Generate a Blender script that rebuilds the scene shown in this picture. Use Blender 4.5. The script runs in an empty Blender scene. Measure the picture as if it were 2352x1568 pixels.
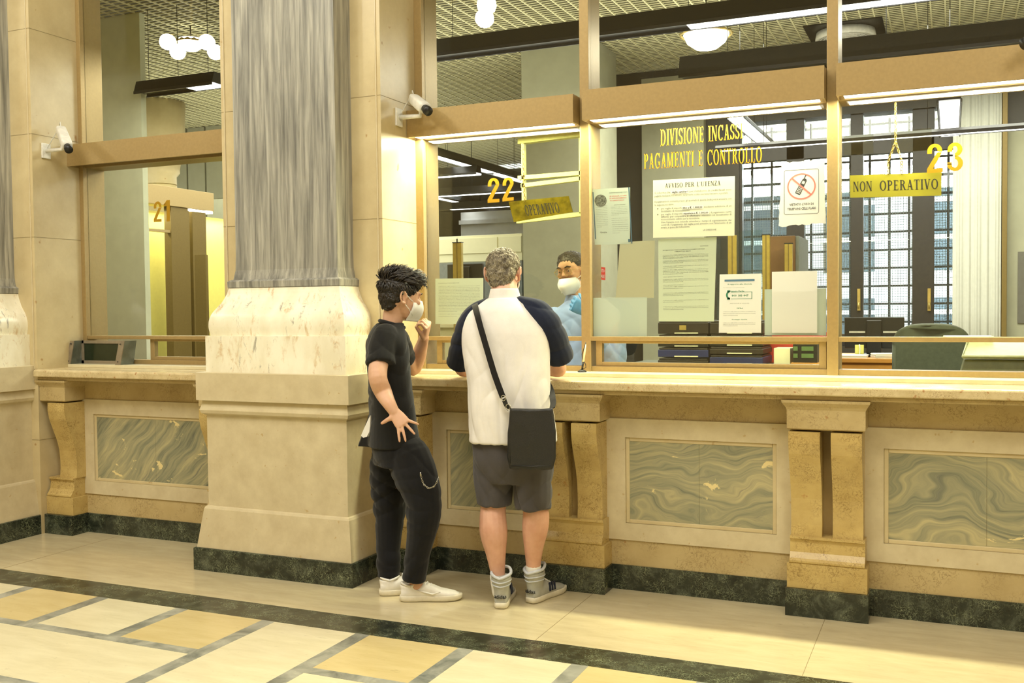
import bpy, bmesh, math, random
from mathutils import Vector, Matrix, noise, Quaternion
random.seed(7)
C = bpy.context.scene.collection
PI = math.pi

# ------------------------------------------------------------ camera
YAW, PIT, ROL, FPX, CAMZ = 0.413930712, 0.0328101648, -0.0105926060, 2296.07558, 1.45
_F = Vector((-math.sin(YAW)*math.cos(PIT), math.cos(YAW)*math.cos(PIT), -math.sin(PIT)))
_R = Vector((math.cos(YAW), math.sin(YAW), 0)); _U = _R.cross(_F)
_R2 = math.cos(ROL)*_R + math.sin(ROL)*_U; _U2 = -math.sin(ROL)*_R + math.cos(ROL)*_U
cd = bpy.data.cameras.new('camera'); cam = bpy.data.objects.new('camera', cd); C.objects.link(cam)
cd.sensor_width = 36; cd.lens = FPX/2352*36; cd.clip_end = 200
cam.matrix_world = Matrix(((_R2.x, _U2.x, -_F.x, 0), (_R2.y, _U2.y, -_F.y, 0), (_R2.z, _U2.z, -_F.z, CAMZ), (0, 0, 0, 1)))
bpy.context.scene.camera = cam

def ray(u, v): return _F + (u-1176)/FPX*_R2 - (v-784)/FPX*_U2
def at(u, v, Y):                     # the point of the plane y = Y seen at photo position (u, v)
    d = ray(u, v); t = Y/d.y
    return Vector((d.x*t, Y, CAMZ+d.z*t))
def atz(u, v, Z):
    d = ray(u, v); t = (Z-CAMZ)/d.z
    return Vector((d.x*t, d.y*t, Z))
def zat(u, v, Y): return at(u, v, Y).z
def xat(u, v, Y): return at(u, v, Y).x

# ------------------------------------------------------------ light and exposure
sc = bpy.context.scene
sc.view_settings.view_transform = 'Standard'; sc.view_settings.look = 'None'
sc.view_settings.gamma = 1; sc.view_settings.use_curve_mapping = False
sc.view_settings.exposure = 0.13
sc.cycles.use_denoising = True
sc.cycles.max_bounces = 7; sc.cycles.diffuse_bounces = 4; sc.cycles.glossy_bounces = 4
sc.cycles.transparent_max_bounces = 16; sc.cycles.transmission_bounces = 6
sc.cycles.caustics_reflective = False; sc.cycles.caustics_refractive = False
sc.cycles.sample_clamp_indirect = 6
w = bpy.data.worlds.new('daylight'); sc.world = w; w.use_nodes = True
w.node_tree.nodes['Background'].inputs[0].default_value = (0.82, 0.91, 1.0, 1)
w.node_tree.nodes['Background'].inputs[1].default_value = 42

def area(name, loc, aim, sx, sy, power, col):
    l = bpy.data.lights.new(name, 'AREA'); l.shape = 'RECTANGLE'; l.size = sx; l.size_y = sy
    l.energy = power; l.color = col
    o = bpy.data.objects.new(name, l); C.objects.link(o); o.location = loc
    o.rotation_euler = (Vector(aim)-Vector(loc)).to_track_quat('-Z', 'Y').to_euler()
    return o
WARM = (1.0, 0.985, 0.90)
area('hall_ceiling_light', (-2.5, 0.6, 6.6), (-2.5, 2.2, 0), 7, 3, 350, WARM)
area('hall_lamp_right', (2.5, -0.5, 4.8), (-1.5, 4.7, 1.0), 1.6, 1.6, 90, WARM)
OFFC = (1.0, 1.0, 0.88)
area('office_ceiling_light', (-0.6, 8.6, 3.6), (-0.6, 8.6, 0), 4.2, 1.6, 300, OFFC)
area('office_ceiling_light_far', (-7.5, 9.5, 3.0), (-7.5, 9.5, 0), 5, 5, 260, OFFC)
area('office_fill_21', (-4.9, 6.0, 3.3), (-4.9, 6.0, 0), 2.4, 0.5, 34, OFFC)  # added fill lamp, brightens the dark zone behind the left window
area('office_ceiling_fill', (-1.5, 7.8, 3.3), (-1.5, 7.8, 5), 7, 3, 100, OFFC)  # unseen lamp added to brighten the ceiling grid from below
area('office_ceiling_fill_far', (-8, 11, 3.0), (-8, 11, 5), 5, 7, 150, OFFC)  # second unseen upward lamp, added for the far ceiling

# ------------------------------------------------------------ objects
def tag(o, label=None, cat=None, group=None, kind=None):
    if label: o['label'] = label
    if cat: o['category'] = cat
    if group: o['group'] = group
    if kind: o['kind'] = kind
    return o
def thing(name, label, cat, loc, group=None):
    o = bpy.data.objects.new(name, None); C.objects.link(o); o.location = loc
    o.empty_display_size = 0.05
    return tag(o, label, cat, group)
def base_of(p):
    v = Vector((0, 0, 0))
    while p is not None:
        v += Vector(p.location); p = p.parent
    return v

class MB:
    """collects geometry in world coordinates, build() links it as one mesh object"""
    def __init__(s): s.v = []; s.f = []; s.m = []; s.sm = []; s.mi = 0; s.smooth = False
    def add(s, vs, fs, smooth=None):
        n = len(s.v); s.v += [tuple(p) for p in vs]
        for f in fs:
            s.f.append(tuple(i+n for i in f)); s.m.append(s.mi); s.sm.append(s.smooth if smooth is None else smooth)
        return s
    def box(s, x0, x1, y0, y1, z0, z1):
        if x0 > x1: x0, x1 = x1, x0
        if y0 > y1: y0, y1 = y1, y0
        if z0 > z1: z0, z1 = z1, z0
        return s.add([(x0,y0,z0),(x1,y0,z0),(x1,y1,z0),(x0,y1,z0),(x0,y0,z1),(x1,y0,z1),(x1,y1,z1),(x0,y1,z1)],
                     [(0,3,2,1),(4,5,6,7),(0,1,5,4),(1,2,6,5),(2,3,7,6),(3,0,4,7)], False)
    def cbox(s, M, sx, sy, sz):          # box centred on matrix M
        vs = [M @ Vector((a*sx/2, b*sy/2, c*sz/2)) for c in (-1,1) for a, b in ((-1,-1),(1,-1),(1,1),(-1,1))]
        return s.add(vs, [(0,3,2,1),(4,5,6,7),(0,1,5,4),(1,2,6,5),(2,3,7,6),(3,0,4,7)], False)
    def prism(s, pts, d):                # polygon (3d points) extruded by vector d
        n = len(pts); a = [Vector(p) for p in pts]; b = [p+Vector(d) for p in a]
        return s.add(a+b, [tuple(range(n))[::-1], tuple(range(n, 2*n))]+[(i, (i+1) % n, n+(i+1) % n, n+i) for i in range(n)], False)
    def loft(s, rings, cap=True, closed=True, smooth=True):
        n = len(rings[0]); vs = [p for r in rings for p in r]; fs = []
        for k in range(len(rings)-1):
            for i in range(n if closed else n-1):
                j = (i+1) % n; fs.append((k*n+i, k*n+j, (k+1)*n+j, (k+1)*n+i))
        if cap: fs.append(tuple(range(n))[::-1]); fs.append(tuple(range((len(rings)-1)*n, len(rings)*n)))
        return s.add(vs, fs, smooth)
    def tube(s, pts, rad, n=10, cap=True):
        pts = [Vector(p) for p in pts]; m = len(pts)
        if not isinstance(rad, (list, tuple)): rad = [rad]*m
        rings = []; prev = None
        for i, p in enumerate(pts):
            t = (pts[min(i+1, m-1)]-pts[max(i-1, 0)]).normalized()
            if prev is None: a = t.orthogonal().normalized()
            else: a = (prev - t*prev.dot(t)).normalized()
            prev = a; b = t.cross(a)
            rings.append([p+(a*math.cos(q)+b*math.sin(q))*rad[i] for q in [2*PI*k/n for k in range(n)]])
        return s.loft(rings, cap)
    def ball(s, c, r, n=16, m=10, M=None):
        if not isinstance(r, (list, tuple)): r = (r, r, r)
        c = Vector(c); rings = []
        for i in range(m+1):
            th = PI*i/m; e = max(math.sin(th), 0.01)
            ring = []
            for k in range(n):
                q = Vector((math.cos(2*PI*k/n)*e*r[0], math.sin(2*PI*k/n)*e*r[1], -math.cos(th)*r[2]))
                ring.append(c + (M @ q if M else q))
            rings.append(ring)
        return s.loft(rings)
    def lathe(s, c, prof, n=24, M=None):    # prof = [(r, z)]
        c = Vector(c); rings = []
        for r, z in prof:
            rings.append([c + (M @ Vector((max(r, 1e-4)*math.cos(2*PI*k/n), max(r, 1e-4)*math.sin(2*PI*k/n), z)) if M else
                               Vector((max(r, 1e-4)*math.cos(2*PI*k/n), max(r, 1e-4)*math.sin(2*PI*k/n), z))) for k in range(n)])
        return s.loft(rings)
    def stack(s, xc, hx, yf, yb, prof):     # rectangular mouldings: prof = [(offset, z)]
        rings = [[(xc-hx-o, yf-o, z), (xc+hx+o, yf-o, z), (xc+hx+o, yb, z), (xc-hx-o, yb, z)] for o, z in prof]
        return s.loft(rings, smooth=False)
    def build(s, name, mat, parent=None, bevel=0, seg=2, label=None):
        me = bpy.data.meshes.new(name); b = base_of(parent)
        me.from_pydata([(p[0]-b.x, p[1]-b.y, p[2]-b.z) for p in s.v], [], s.f)
        mats = mat if isinstance(mat, (list, tuple)) else [mat]
        for m in mats: me.materials.append(m)
        me.polygons.foreach_set('material_index', s.m); me.polygons.foreach_set('use_smooth', s.sm)
        bm = bmesh.new(); bm.from_mesh(me); bmesh.ops.recalc_face_normals(bm, faces=bm.faces)
        bm.to_mesh(me); bm.free(); me.update()
        o = bpy.data.objects.new(name, me); C.objects.link(o)
        if parent is not None: o.parent = parent
        if bevel:
            md = o.modifiers.new('bevel', 'BEVEL'); md.width = bevel; md.segments = seg; md.limit_method = 'ANGLE'
            md.angle_limit = 0.6; md.harden_normals = False
        if label: o['label'] = label
        return o
def struct(mb, name, mat, parent=None, **k):
    o = mb.build(name, mat, parent, **k)
    if parent is None: o['kind'] = 'structure'
    return o

# ------------------------------------------------------------ materials
def new_mat(name, rough=0.5, metal=0.0, spec=0.5):
    m = bpy.data.materials.new(name); m.use_nodes = True; nt = m.node_tree
    b = nt.nodes['Principled BSDF']; b.inputs['Roughness'].default_value = rough
    b.inputs['Metallic'].default_value = metal; b.inputs['Specular IOR Level'].default_value = spec
    return m, nt, b
def node(nt, typ, **k):
    n = nt.nodes.new(typ)
    for a, v in k.items():
        if a[0] == '_': n.inputs[a[1:].replace('_', ' ')].default_value = v
        else: setattr(n, a, v)
    return n
def coords(nt, scale=(1, 1, 1), rot=(0, 0, 0)):
    t = node(nt, 'ShaderNodeTexCoord'); mp = node(nt, 'ShaderNodeMapping'); g = node(nt, 'ShaderNodeNewGeometry')
    nt.nodes.remove(t)
    mp.inputs['Scale'].default_value = scale; mp.inputs['Rotation'].default_value = rot
    nt.links.new(g.outputs['Position'], mp.inputs[0]); return mp.outputs[0]
def ramp(nt, src, stops, mode='LINEAR'):
    r = node(nt, 'ShaderNodeValToRGB'); r.color_ramp.interpolation = mode; e = r.color_ramp.elements
    while len(e) < len(stops): e.new(0.5)
    for i, (p, c) in enumerate(stops):
        e[i].position = p; e[i].color = (c, c, c, 1) if isinstance(c, (int, float)) else (*c, 1)
    nt.links.new(src, r.inputs[0]); return r.outputs[0]
def mix(nt, fac, a, b, mode='MIX'):
    n = node(nt, 'ShaderNodeMix', data_type='RGBA', blend_type=mode)
    for i, x in ((0, fac), (6, a), (7, b)):
        if hasattr(x, 'links') or hasattr(x, 'is_linked'): nt.links.new(x, n.inputs[i])
        else: n.inputs[i].default_value = x if isinstance(x, (int, float)) else (*x, 1)
    return n.outputs[2]
def noise_tex(nt, vec, scale, detail=4, rough=0.6, dist=0.0):
    n = node(nt, 'ShaderNodeTexNoise', _Scale=scale, _Detail=detail, _Roughness=rough, _Distortion=dist)
    nt.links.new(vec, n.inputs['Vector']); return n.outputs['Fac']
def bump(nt, b, src, strength, dist=0.01):
    n = node(nt, 'ShaderNodeBump', _Strength=strength, _Distance=dist)
    nt.links.new(src, n.inputs['Height']); nt.links.new(n.outputs[0], b.inputs['Normal'])
def flat(name, col, rough=0.5, metal=0.0, var=0.06, scale=30, spec=0.5, emit=0, bmp=0.0):
    m, nt, b = new_mat(name, rough, metal, spec)
    f = noise_tex(nt, coords(nt), scale)
    d = tuple(max(0, c*(1-var*2)) for c in col); l = tuple(min(1, c*(1+var)) for c in col)
    nt.links.new(ramp(nt, f, [(0.35, d), (0.65, l)]), b.inputs['Base Color'])
    if bmp: bump(nt, b, f, bmp)
    if emit:
        b.inputs['Emission Color'].default_value = (*col, 1); b.inputs['Emission Strength'].default_value = emit
    return m
def srgb(r, g, b):
    f = lambda c: ((c/255+0.055)/1.055)**2.4 if c/255 > 0.04045 else c/255/12.92
    return (f(r), f(g), f(b))
def stone(name, c1, c2, spots=None, rough=0.35, crackle=None, scale=6, spotsize=16, spotth=0.72):
    m, nt, b = new_mat(name, rough)
    v = coords(nt)
    f = noise_tex(nt, v, scale, 6, 0.65)
    col = ramp(nt, f, [(0.3, c1), (0.7, c2)])
    if crackle:
        ccol, csc, cw = crackle
        dn = node(nt, 'ShaderNodeTexNoise', _Scale=csc*0.6, _Detail=3); nt.links.new(v, dn.inputs['Vector'])
        vm = node(nt, 'ShaderNodeVectorMath', operation='MULTIPLY_ADD'); vm.inputs[1].default_value = (0.25, 0.25, 0.25)
        nt.links.new(dn.outputs['Color'], vm.inputs[0]); nt.links.new(v, vm.inputs[2])
        vo = node(nt, 'ShaderNodeTexVoronoi', feature='DISTANCE_TO_EDGE', _Scale=csc); nt.links.new(vm.outputs[0], vo.inputs['Vector'])
        e = ramp(nt, vo.outputs['Distance'], [(0.0, 1), (cw, 0)])
        g = ramp(nt, noise_tex(nt, v, csc*0.35, 3), [(0.4, 0), (0.62, 1)])
        mm = node(nt, 'ShaderNodeMath', operation='MULTIPLY'); nt.links.new(e, mm.inputs[0]); nt.links.new(g, mm.inputs[1])
        col = mix(nt, mm.outputs[0], col, ccol)
    if spots:
        s = ramp(nt, noise_tex(nt, v, spotsize, 2, 0.5), [(spotth, 0), (spotth+0.07, 1)])
        col = mix(nt, s, col, spots)
    nt.links.new(col, b.inputs['Base Color']); return m

M = {}
M['beige'] = stone('beige_marble', srgb(190, 172, 130), srgb(208, 192, 150), srgb(166, 130, 80), 0.32, scale=5)
M['beige_pink'] = stone('pinkish_beige_marble', srgb(193, 178, 143), srgb(211, 198, 163), srgb(188, 162, 116), 0.3, scale=9, spotsize=34, spotth=0.70)
M['dado'] = stone('dado_marble', srgb(174, 152, 104), srgb(196, 176, 128), srgb(160, 114, 64), 0.34, (srgb(146, 124, 82), 26, 0.07), scale=4, spotsize=22, spotth=0.74)
M['gold'] = stone('golden_bracket_marble', srgb(180, 153, 92), srgb(202, 177, 114), srgb(170, 116, 64), 0.26, (srgb(140, 114, 66), 30, 0.08), scale=6, spotsize=20, spotth=0.72)
M['slab'] = stone('rosy_counter_marble', srgb(196, 177, 132), srgb(218, 201, 158), srgb(176, 134, 90), 0.22, (srgb(160, 134, 94), 44, 0.10), scale=14, spotsize=40, spotth=0.66)

def grey_veined():
    m, nt, b = new_mat('grey_veined_marble', 0.3)
    v = coords(nt, (11, 11, 0.55))
    f = noise_tex(nt, v, 2.6, 8, 0.62, 0.35)
    col = ramp(nt, f, [(0.30, srgb(98, 98, 93)), (0.44, srgb(135, 134, 126)), (0.56, srgb(162, 160, 149)), (0.72, srgb(192, 189, 176))])
    g = noise_tex(nt, coords(nt, (40, 40, 1.2)), 2, 4)
    col = mix(nt, ramp(nt, g, [(0.56, 0), (0.66, 0.55)]), col, srgb(100, 98, 94))
    nt.links.new(col, b.inputs['Base Color']); return m
M['grey'] = grey_veined()
def white_speck():
    m, nt, b = new_mat('creamy_speckled_marble', 0.25)
    v = coords(nt, (1, 1, 0.45))
    col = ramp(nt, noise_tex(nt, v, 7, 5), [(0.35, srgb(230, 223, 196)), (0.65, srgb(246, 242, 222))])
    p = ramp(nt, noise_tex(nt, v, 16, 6, 0.7, 0.4), [(0.54, 0), (0.66, 0.8)])
    col = mix(nt, p, col, srgb(206, 176, 130))
    g = ramp(nt, noise_tex(nt, coords(nt, (1, 1, 0.35)), 23, 5, 0.7, 0.8), [(0.60, 0), (0.69, 0.85)])
    col = mix(nt, g, col, srgb(150, 146, 132))
    nt.links.new(col, b.inputs['Base Color']); return m
M['cream'] = white_speck()
def dark_green():
    m, nt, b = new_mat('dark_green_marble', 0.2)
    v = coords(nt)
    col = ramp(nt, noise_tex(nt, v, 9, 8, 0.75, 0.6), [(0.32, srgb(22, 26, 21)), (0.52, srgb(46, 52, 42)), (0.70, srgb(94, 100, 84))])
    wv = node(nt, 'ShaderNodeTexVoronoi', feature='DISTANCE_TO_EDGE', _Scale=60.0)
    dn = node(nt, 'ShaderNodeTexNoise', _Scale=12.0, _Detail=4); nt.links.new(v, dn.inputs['Vector'])
    vm = node(nt, 'ShaderNodeVectorMath', operation='MULTIPLY_ADD'); vm.inputs[1].default_value = (0.2, 0.2, 0.2)
    nt.links.new(dn.outputs['Color'], vm.inputs[0]); nt.links.new(v, vm.inputs[2]); nt.links.new(vm.outputs[0], wv.inputs['Vector'])
    e = ramp(nt, wv.outputs['Distance'], [(0.0, 1), (0.07, 0)])
    g = ramp(nt, noise_tex(nt, v, 10, 4), [(0.42, 0), (0.60, 0.95)])
    mm = node(nt, 'ShaderNodeMath', operation='MULTIPLY'); nt.links.new(e, mm.inputs[0]); nt.links.new(g, mm.inputs[1])
    col = mix(nt, mm.outputs[0], col, srgb(140, 148, 116))
    nt.links.new(col, b.inputs['Base Color']); return m
M['green'] = dark_green()
def panel_marble(name, rot, seed, amp=0.75):
    m, nt, b = new_mat(name, 0.2)
    v = coords(nt, (1, 1, 1.5), rot)
    ofs = node(nt, 'ShaderNodeVectorMath', operation='ADD'); ofs.inputs[1].default_value = (seed, seed*1.7, seed*0.3)
    nt.links.new(v, ofs.inputs[0]); v = ofs.outputs[0]
    dn = node(nt, 'ShaderNodeTexNoise', _Scale=2.1, _Detail=2.5); nt.links.new(v, dn.inputs['Vector'])
    vm = node(nt, 'ShaderNodeVectorMath', operation='MULTIPLY_ADD'); vm.inputs[1].default_value = (0.1, 0.1, amp)
    nt.links.new(dn.outputs['Color'], vm.inputs[0]); nt.links.new(v, vm.inputs[2])
    m2 = node(nt, 'ShaderNodeMapping'); m2.inputs['Scale'].default_value = (0.9, 0.9, 12.0); nt.links.new(vm.outputs[0], m2.inputs[0])
    col = ramp(nt, noise_tex(nt, m2.outputs[0], 2.4, 9, 0.62, 0.15), [(0.28, srgb(100, 102, 90)), (0.42, srgb(136, 136, 110)), (0.55, srgb(158, 153, 120)), (0.70, srgb(184, 173, 130))])
    m3 = node(nt, 'ShaderNodeMapping'); m3.inputs['Scale'].default_value = (1.2, 1.2, 22.0); nt.links.new(vm.outputs[0], m3.inputs[0])
    col = mix(nt, ramp(nt, noise_tex(nt, m3.outputs[0], 2.0, 6, 0.6), [(0.60, 0), (0.70, 0.6)]), col, srgb(96, 98, 98))
    pt = ramp(nt, noise_tex(nt, vm.outputs[0], 5.0, 7, 0.62, 0.6), [(0.635, 0), (0.648, 1)])
    col = mix(nt, pt, col, srgb(222, 204, 146))
    nt.links.new(col, b.inputs['Base Color']); return m
M['panelA'] = panel_marble('green_veined_panel', (0, 0.15, 0), 0.0)
M['panelB'] = panel_marble('green_folded_panel', (0, -0.1, 0), 3.7)
M['panelC'] = panel_marble('green_streaked_panel', (0, 1.0, 0), 8.1, 0.22)
def floor_stone(name, c1, c2, rough=0.16, sc_=(1, 4, 1)):
    m, nt, b = new_mat(name, rough)
    v = coords(nt, sc_)
    col = ramp(nt, noise_tex(nt, v, 3.5, 7, 0.66, 0.3), [(0.3, c1), (0.7, c2)])
    s = ramp(nt, noise_tex(nt, coords(nt, (2, 5, 1)), 7, 6, 0.7, 0.5), [(0.62, 0), (0.70, 0.5)])
    col = mix(nt, s, col, tuple(x*0.72 for x in c1))
    nt.links.new(col, b.inputs['Base Color']); return m
M['floor'] = floor_stone('beige_floor_marble', srgb(190, 176, 140), srgb(208, 195, 158))
M['fl_cream'] = floor_stone('cream_floor_marble', srgb(213, 204, 169), srgb(230, 222, 190))
M['fl_yellow'] = floor_stone('yellow_floor_marble', srgb(204, 184, 130), srgb(218, 200, 149))
def grey_strip():
    m, nt, b = new_mat('grey_strip_marble', 0.18)
    v = coords(nt, (1, 1, 1), (0, 0, 0.5))
    col = ramp(nt, noise_tex(nt, v, 6, 6, 0.6, 0.6), [(0.3, srgb(98, 102, 98)), (0.5, srgb(150, 152, 142)), (0.7, srgb(184, 184, 170))])
    nt.links.new(col, b.inputs['Base Color']); return m
M['fl_grey'] = grey_strip()
def paper_mat(name, col):
    m, nt, b = new_mat(name, 0.8); b.inputs['Base Color'].default_value = (*col, 1)
    tr = node(nt, 'ShaderNodeBsdfTranslucent'); tr.inputs[0].default_value = (*col, 1); mx = node(nt, 'ShaderNodeMixShader'); mx.inputs[0].default_value = 0.45
    nt.links.new(b.outputs[0], mx.inputs[1]); nt.links.new(tr.outputs[0], mx.inputs[2])
    nt.links.new(mx.outputs[0], nt.nodes['Material Output'].inputs[0]); return m
M['bronze'] = flat('bronze_anodised_metal', srgb(170, 146, 98), 0.42, 0.35, 0.03, 60)
M['bronze_dark'] = flat('dark_bronze_metal', srgb(120, 100, 50), 0.5, 0.3, 0.04, 60)  # dark brown metal of posts and grooves
M['white_metal'] = flat('white_painted_metal', srgb(226, 224, 214), 0.4)
M['black'] = flat('black_plastic', srgb(26, 26, 24), 0.4)
M['tube'] = flat('fluorescent_tube', (1.0, 0.98, 0.80), 0.5, emit=6, var=0)
M['tube_white'] = flat('white_light_diffuser', (1.0, 1.0, 0.97), 0.5, emit=5, var=0)
def glass_mat(name, tint=(0.955, 0.965, 0.935), refl=0.9):
    m = bpy.data.materials.new(name); m.use_nodes = True; nt = m.node_tree; nt.nodes.clear()
    o = node(nt, 'ShaderNodeOutputMaterial'); t = node(nt, 'ShaderNodeBsdfTransparent'); g = node(nt, 'ShaderNodeBsdfGlossy')
    t.inputs[0].default_value = (*tint, 1); g.inputs['Roughness'].default_value = 0.0
    lw = node(nt, 'ShaderNodeLayerWeight', _Blend=0.5); pw = node(nt, 'ShaderNodeMath', operation='POWER'); pw.inputs[1].default_value = 5.0
    nt.links.new(lw.outputs['Facing'], pw.inputs[0]); mu = node(nt, 'ShaderNodeMath', operation='MULTIPLY_ADD', use_clamp=True)
    mu.inputs[1].default_value = 0.9*refl; mu.inputs[2].default_value = 0.04*refl; nt.links.new(pw.outputs[0], mu.inputs[0])
    mx = node(nt, 'ShaderNodeMixShader')
    nt.links.new(mu.outputs[0], mx.inputs[0]); nt.links.new(t.outputs[0], mx.inputs[1]); nt.links.new(g.outputs[0], mx.inputs[2])
    nt.links.new(mx.outputs[0], o.inputs[0]); return m
M['glass'] = glass_mat('window_glass')
# ------------------------------------------------------------ main planes (metres)
YD, YPL, YSL, YPIER, YSH, YFR, YGL, YHD, YMB = 4.911, 4.776, 4.7125, 4.74, 4.58, 5.12, 5.155, 5.02, 5.31
PX = -3.379; PHX = 0.34                 # centre and half width of the pilaster shaft
PIER_R, PIER_L = -2.849, -3.935
LPIER_R = -5.48; LPX = -6.01; LPIER_L = -6.54
ZC0, ZC1, ZSILL = 1.037, 1.085, 1.106

# floor
ZF = 0.0
struct(MB().box(-12, 6, -4, YD+0.02, -0.08, 0.0), 'floor', M['floor'])
flr = bpy.data.objects['floor']
YB1, YB0 = 3.993, 3.782
MB().box(-12, 6, YB0, YB1, -0.02, 0.0012).build('border_band', M['green'], flr)
cells = MB(); cells.box(-12, 6, -4, YB0, -0.02, 0.0008); cells.build('cream_paving', M['fl_cream'], flr)
def stripx(k): return -1.375 + 0.5157*k
yel = MB()
for x0, x1, y0, y1 in ((stripx(-6), stripx(-5), 3.31, YB0), (stripx(-4), stripx(-3), 3.31, YB0), (stripx(-2), stripx(-1), 3.31, YB0),
                       (stripx(-8), stripx(-7), 3.31, YB0), (stripx(0), stripx(1), 3.31, YB0), (stripx(2), stripx(3), 3.31, YB0),
                       (stripx(-3), stripx(-2), 1.7, 2.2), (stripx(-1), stripx(0), 1.7, 2.2)):
    yel.box(x0, x1, y0, y1, -0.02, 0.0012)
yel.build('yellow_paving', M['fl_yellow'], flr)
gs = MB()
for k in range(-14, 8):
    y0 = 3.29 if k in (-4, -5, -6, -9, -10) else -4
    gs.box(stripx(k)-0.036, stripx(k)+0.036, y0, YB0, -0.02, 0.0016)
for x0, x1 in ((-12, stripx(-3)), (stripx(-2), stripx(-1)), (stripx(0), stripx(1)), (stripx(2), stripx(3))):
    gs.box(x0, x1, 3.286, 3.345, -0.02, 0.0020)
gs.box(-12, stripx(-3), 2.745, 2.80, -0.02, 0.0020)
gs.box(stripx(-2), 6, 2.2, 2.26, -0.02, 0.0020)
gs.build('grey_inlay_strip', M['fl_grey'], flr)
js = MB()
M['joint'] = flat('dark_joint', srgb(150, 136, 100), 0.6)
for x in (-0.529, -1.66, -4.95): js.box(x-0.0012, x+0.0012, YB1, YD, -0.02, 0.0008)
js.build('slab_joint', M['joint'], flr)

# dado wall under the counters
def dado(name, x0, x1, panels, panmat):
    d = MB(); zc = zat(1600, 1252, YD); zt = zat(1600, 966, YD)
    d.box(x0, x1, YD, YD+0.12, 0, ZC0)                       # core
    d.box(x0, x1, YD-0.006, YD+0.01, 0.125, zc-0.002)        # plain course over the base
    o = struct(d, name, M['dado'])
    for (a, b, za, zb, pm) in panels:
        sl = MB(); y0 = YD-0.014                              # the slab of stone with a sunk panel
        for bx in ((panels_x(a, b)[0], a-0.02, zc, zt), (b+0.02, panels_x(a, b)[1], zc, zt), (a-0.02, b+0.02, zc, za-0.02), (a-0.02, b+0.02, zb+0.02, zt)):
            sl.box(bx[0], bx[1], y0, YD+0.02, bx[2], bx[3])
        sl.build('panel_surround', M['beige_pink'], o)
        fr = MB()
        for bx in ((a-0.02, a, za-0.02, zb+0.02), (b, b+0.02, za-0.02, zb+0.02), (a, b, za-0.02, za), (a, b, zb, zb+0.02)):
            fr.box(bx[0], bx[1], y0+0.008, YD+0.02, bx[2], bx[3])
        fr.build('panel_moulding', M['beige'], o, bevel=0.003)
        mid = (a+b)/2; pb_ = MB().box(a, mid-0.0006, YD-0.003, YD+0.02, za, zb); pb_.box(mid+0.0006, b, YD-0.003, YD+0.02, za, zb); pb_.build('marble_panel', pm, o)
    return o
PR = {}
def panels_x(a, b): return PR[(round(a, 3), round(b, 3))]
def mkp(u0, u1, v0, v1, um, X0, X1, pm):
    a = xat(u0, (v0+v1)/2, YD); b = xat(u1, (v0+v1)/2, YD); zb = zat(um, v0, YD); za = zat(um, v1, YD)
    PR[(round(a, 3), round(b, 3))] = (X0, X1); return (a, b, za, zb, pm)
BW = 0.179; BC = [-0.5234, -1.782]      # bracket half width and centres
p3 = mkp(1447, 1775, 1020, 1204, 1611, BC[1]+BW-0.03, BC[0]-BW+0.03, M['panelA'])
p4 = mkp(2041, 2323, 1051, 1250, 2182, BC[0]+BW-0.03, 0.70, M['panelB'])
p2 = mkp(1036, 1192, 996, 1175, 1100, -2.62, BC[1]-BW+0.03, M['panelC'])
zlow, zup = p3[2], p3[3]
p2 = (p2[0], BC[1]-BW-0.14, zlow, zup, p2[4]); PR[(round(p2[0], 3), round(p2[1], 3))] = (-2.66, BC[1]-BW+0.03)
p3 = (p3[0], p3[1], zlow, zup, p3[4]); p4 = (p4[0], 0.56, zlow, zup, p4[4]); PR[(round(p4[0], 3), round(p4[1], 3))] = (BC[0]+BW-0.03, 0.72)
PR[(round(p3[0], 3), round(p3[1], 3))] = (BC[1]+BW-0.03, BC[0]-BW+0.03)
dado('wall_front', PIER_R-0.02, 2.4, [p2, p3, p4], None)
pl = mkp(225, 482, 966, 1108, 300, LPIER_R+0.23, PIER_L-0.0, M['panelC'])
pl = (pl[0], PIER_L-0.22, zlow, zup, M['panelC']); PR[(round(pl[0], 3), round(pl[1], 3))] = (LPIER_R+0.215, PIER_L)
dado('wall_front_left', LPIER_R-0.02, PIER_L+0.02, [pl], None)
# dark skirting
def skirt(name, x0, x1):
    struct(MB().box(x0, x1, YD-0.012, YD+0.01, 0, 0.127), name, M['green'])
skirt('baseboard_front', PIER_R, 2.4); skirt('baseboard_left', LPIER_R, PIER_L)

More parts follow.
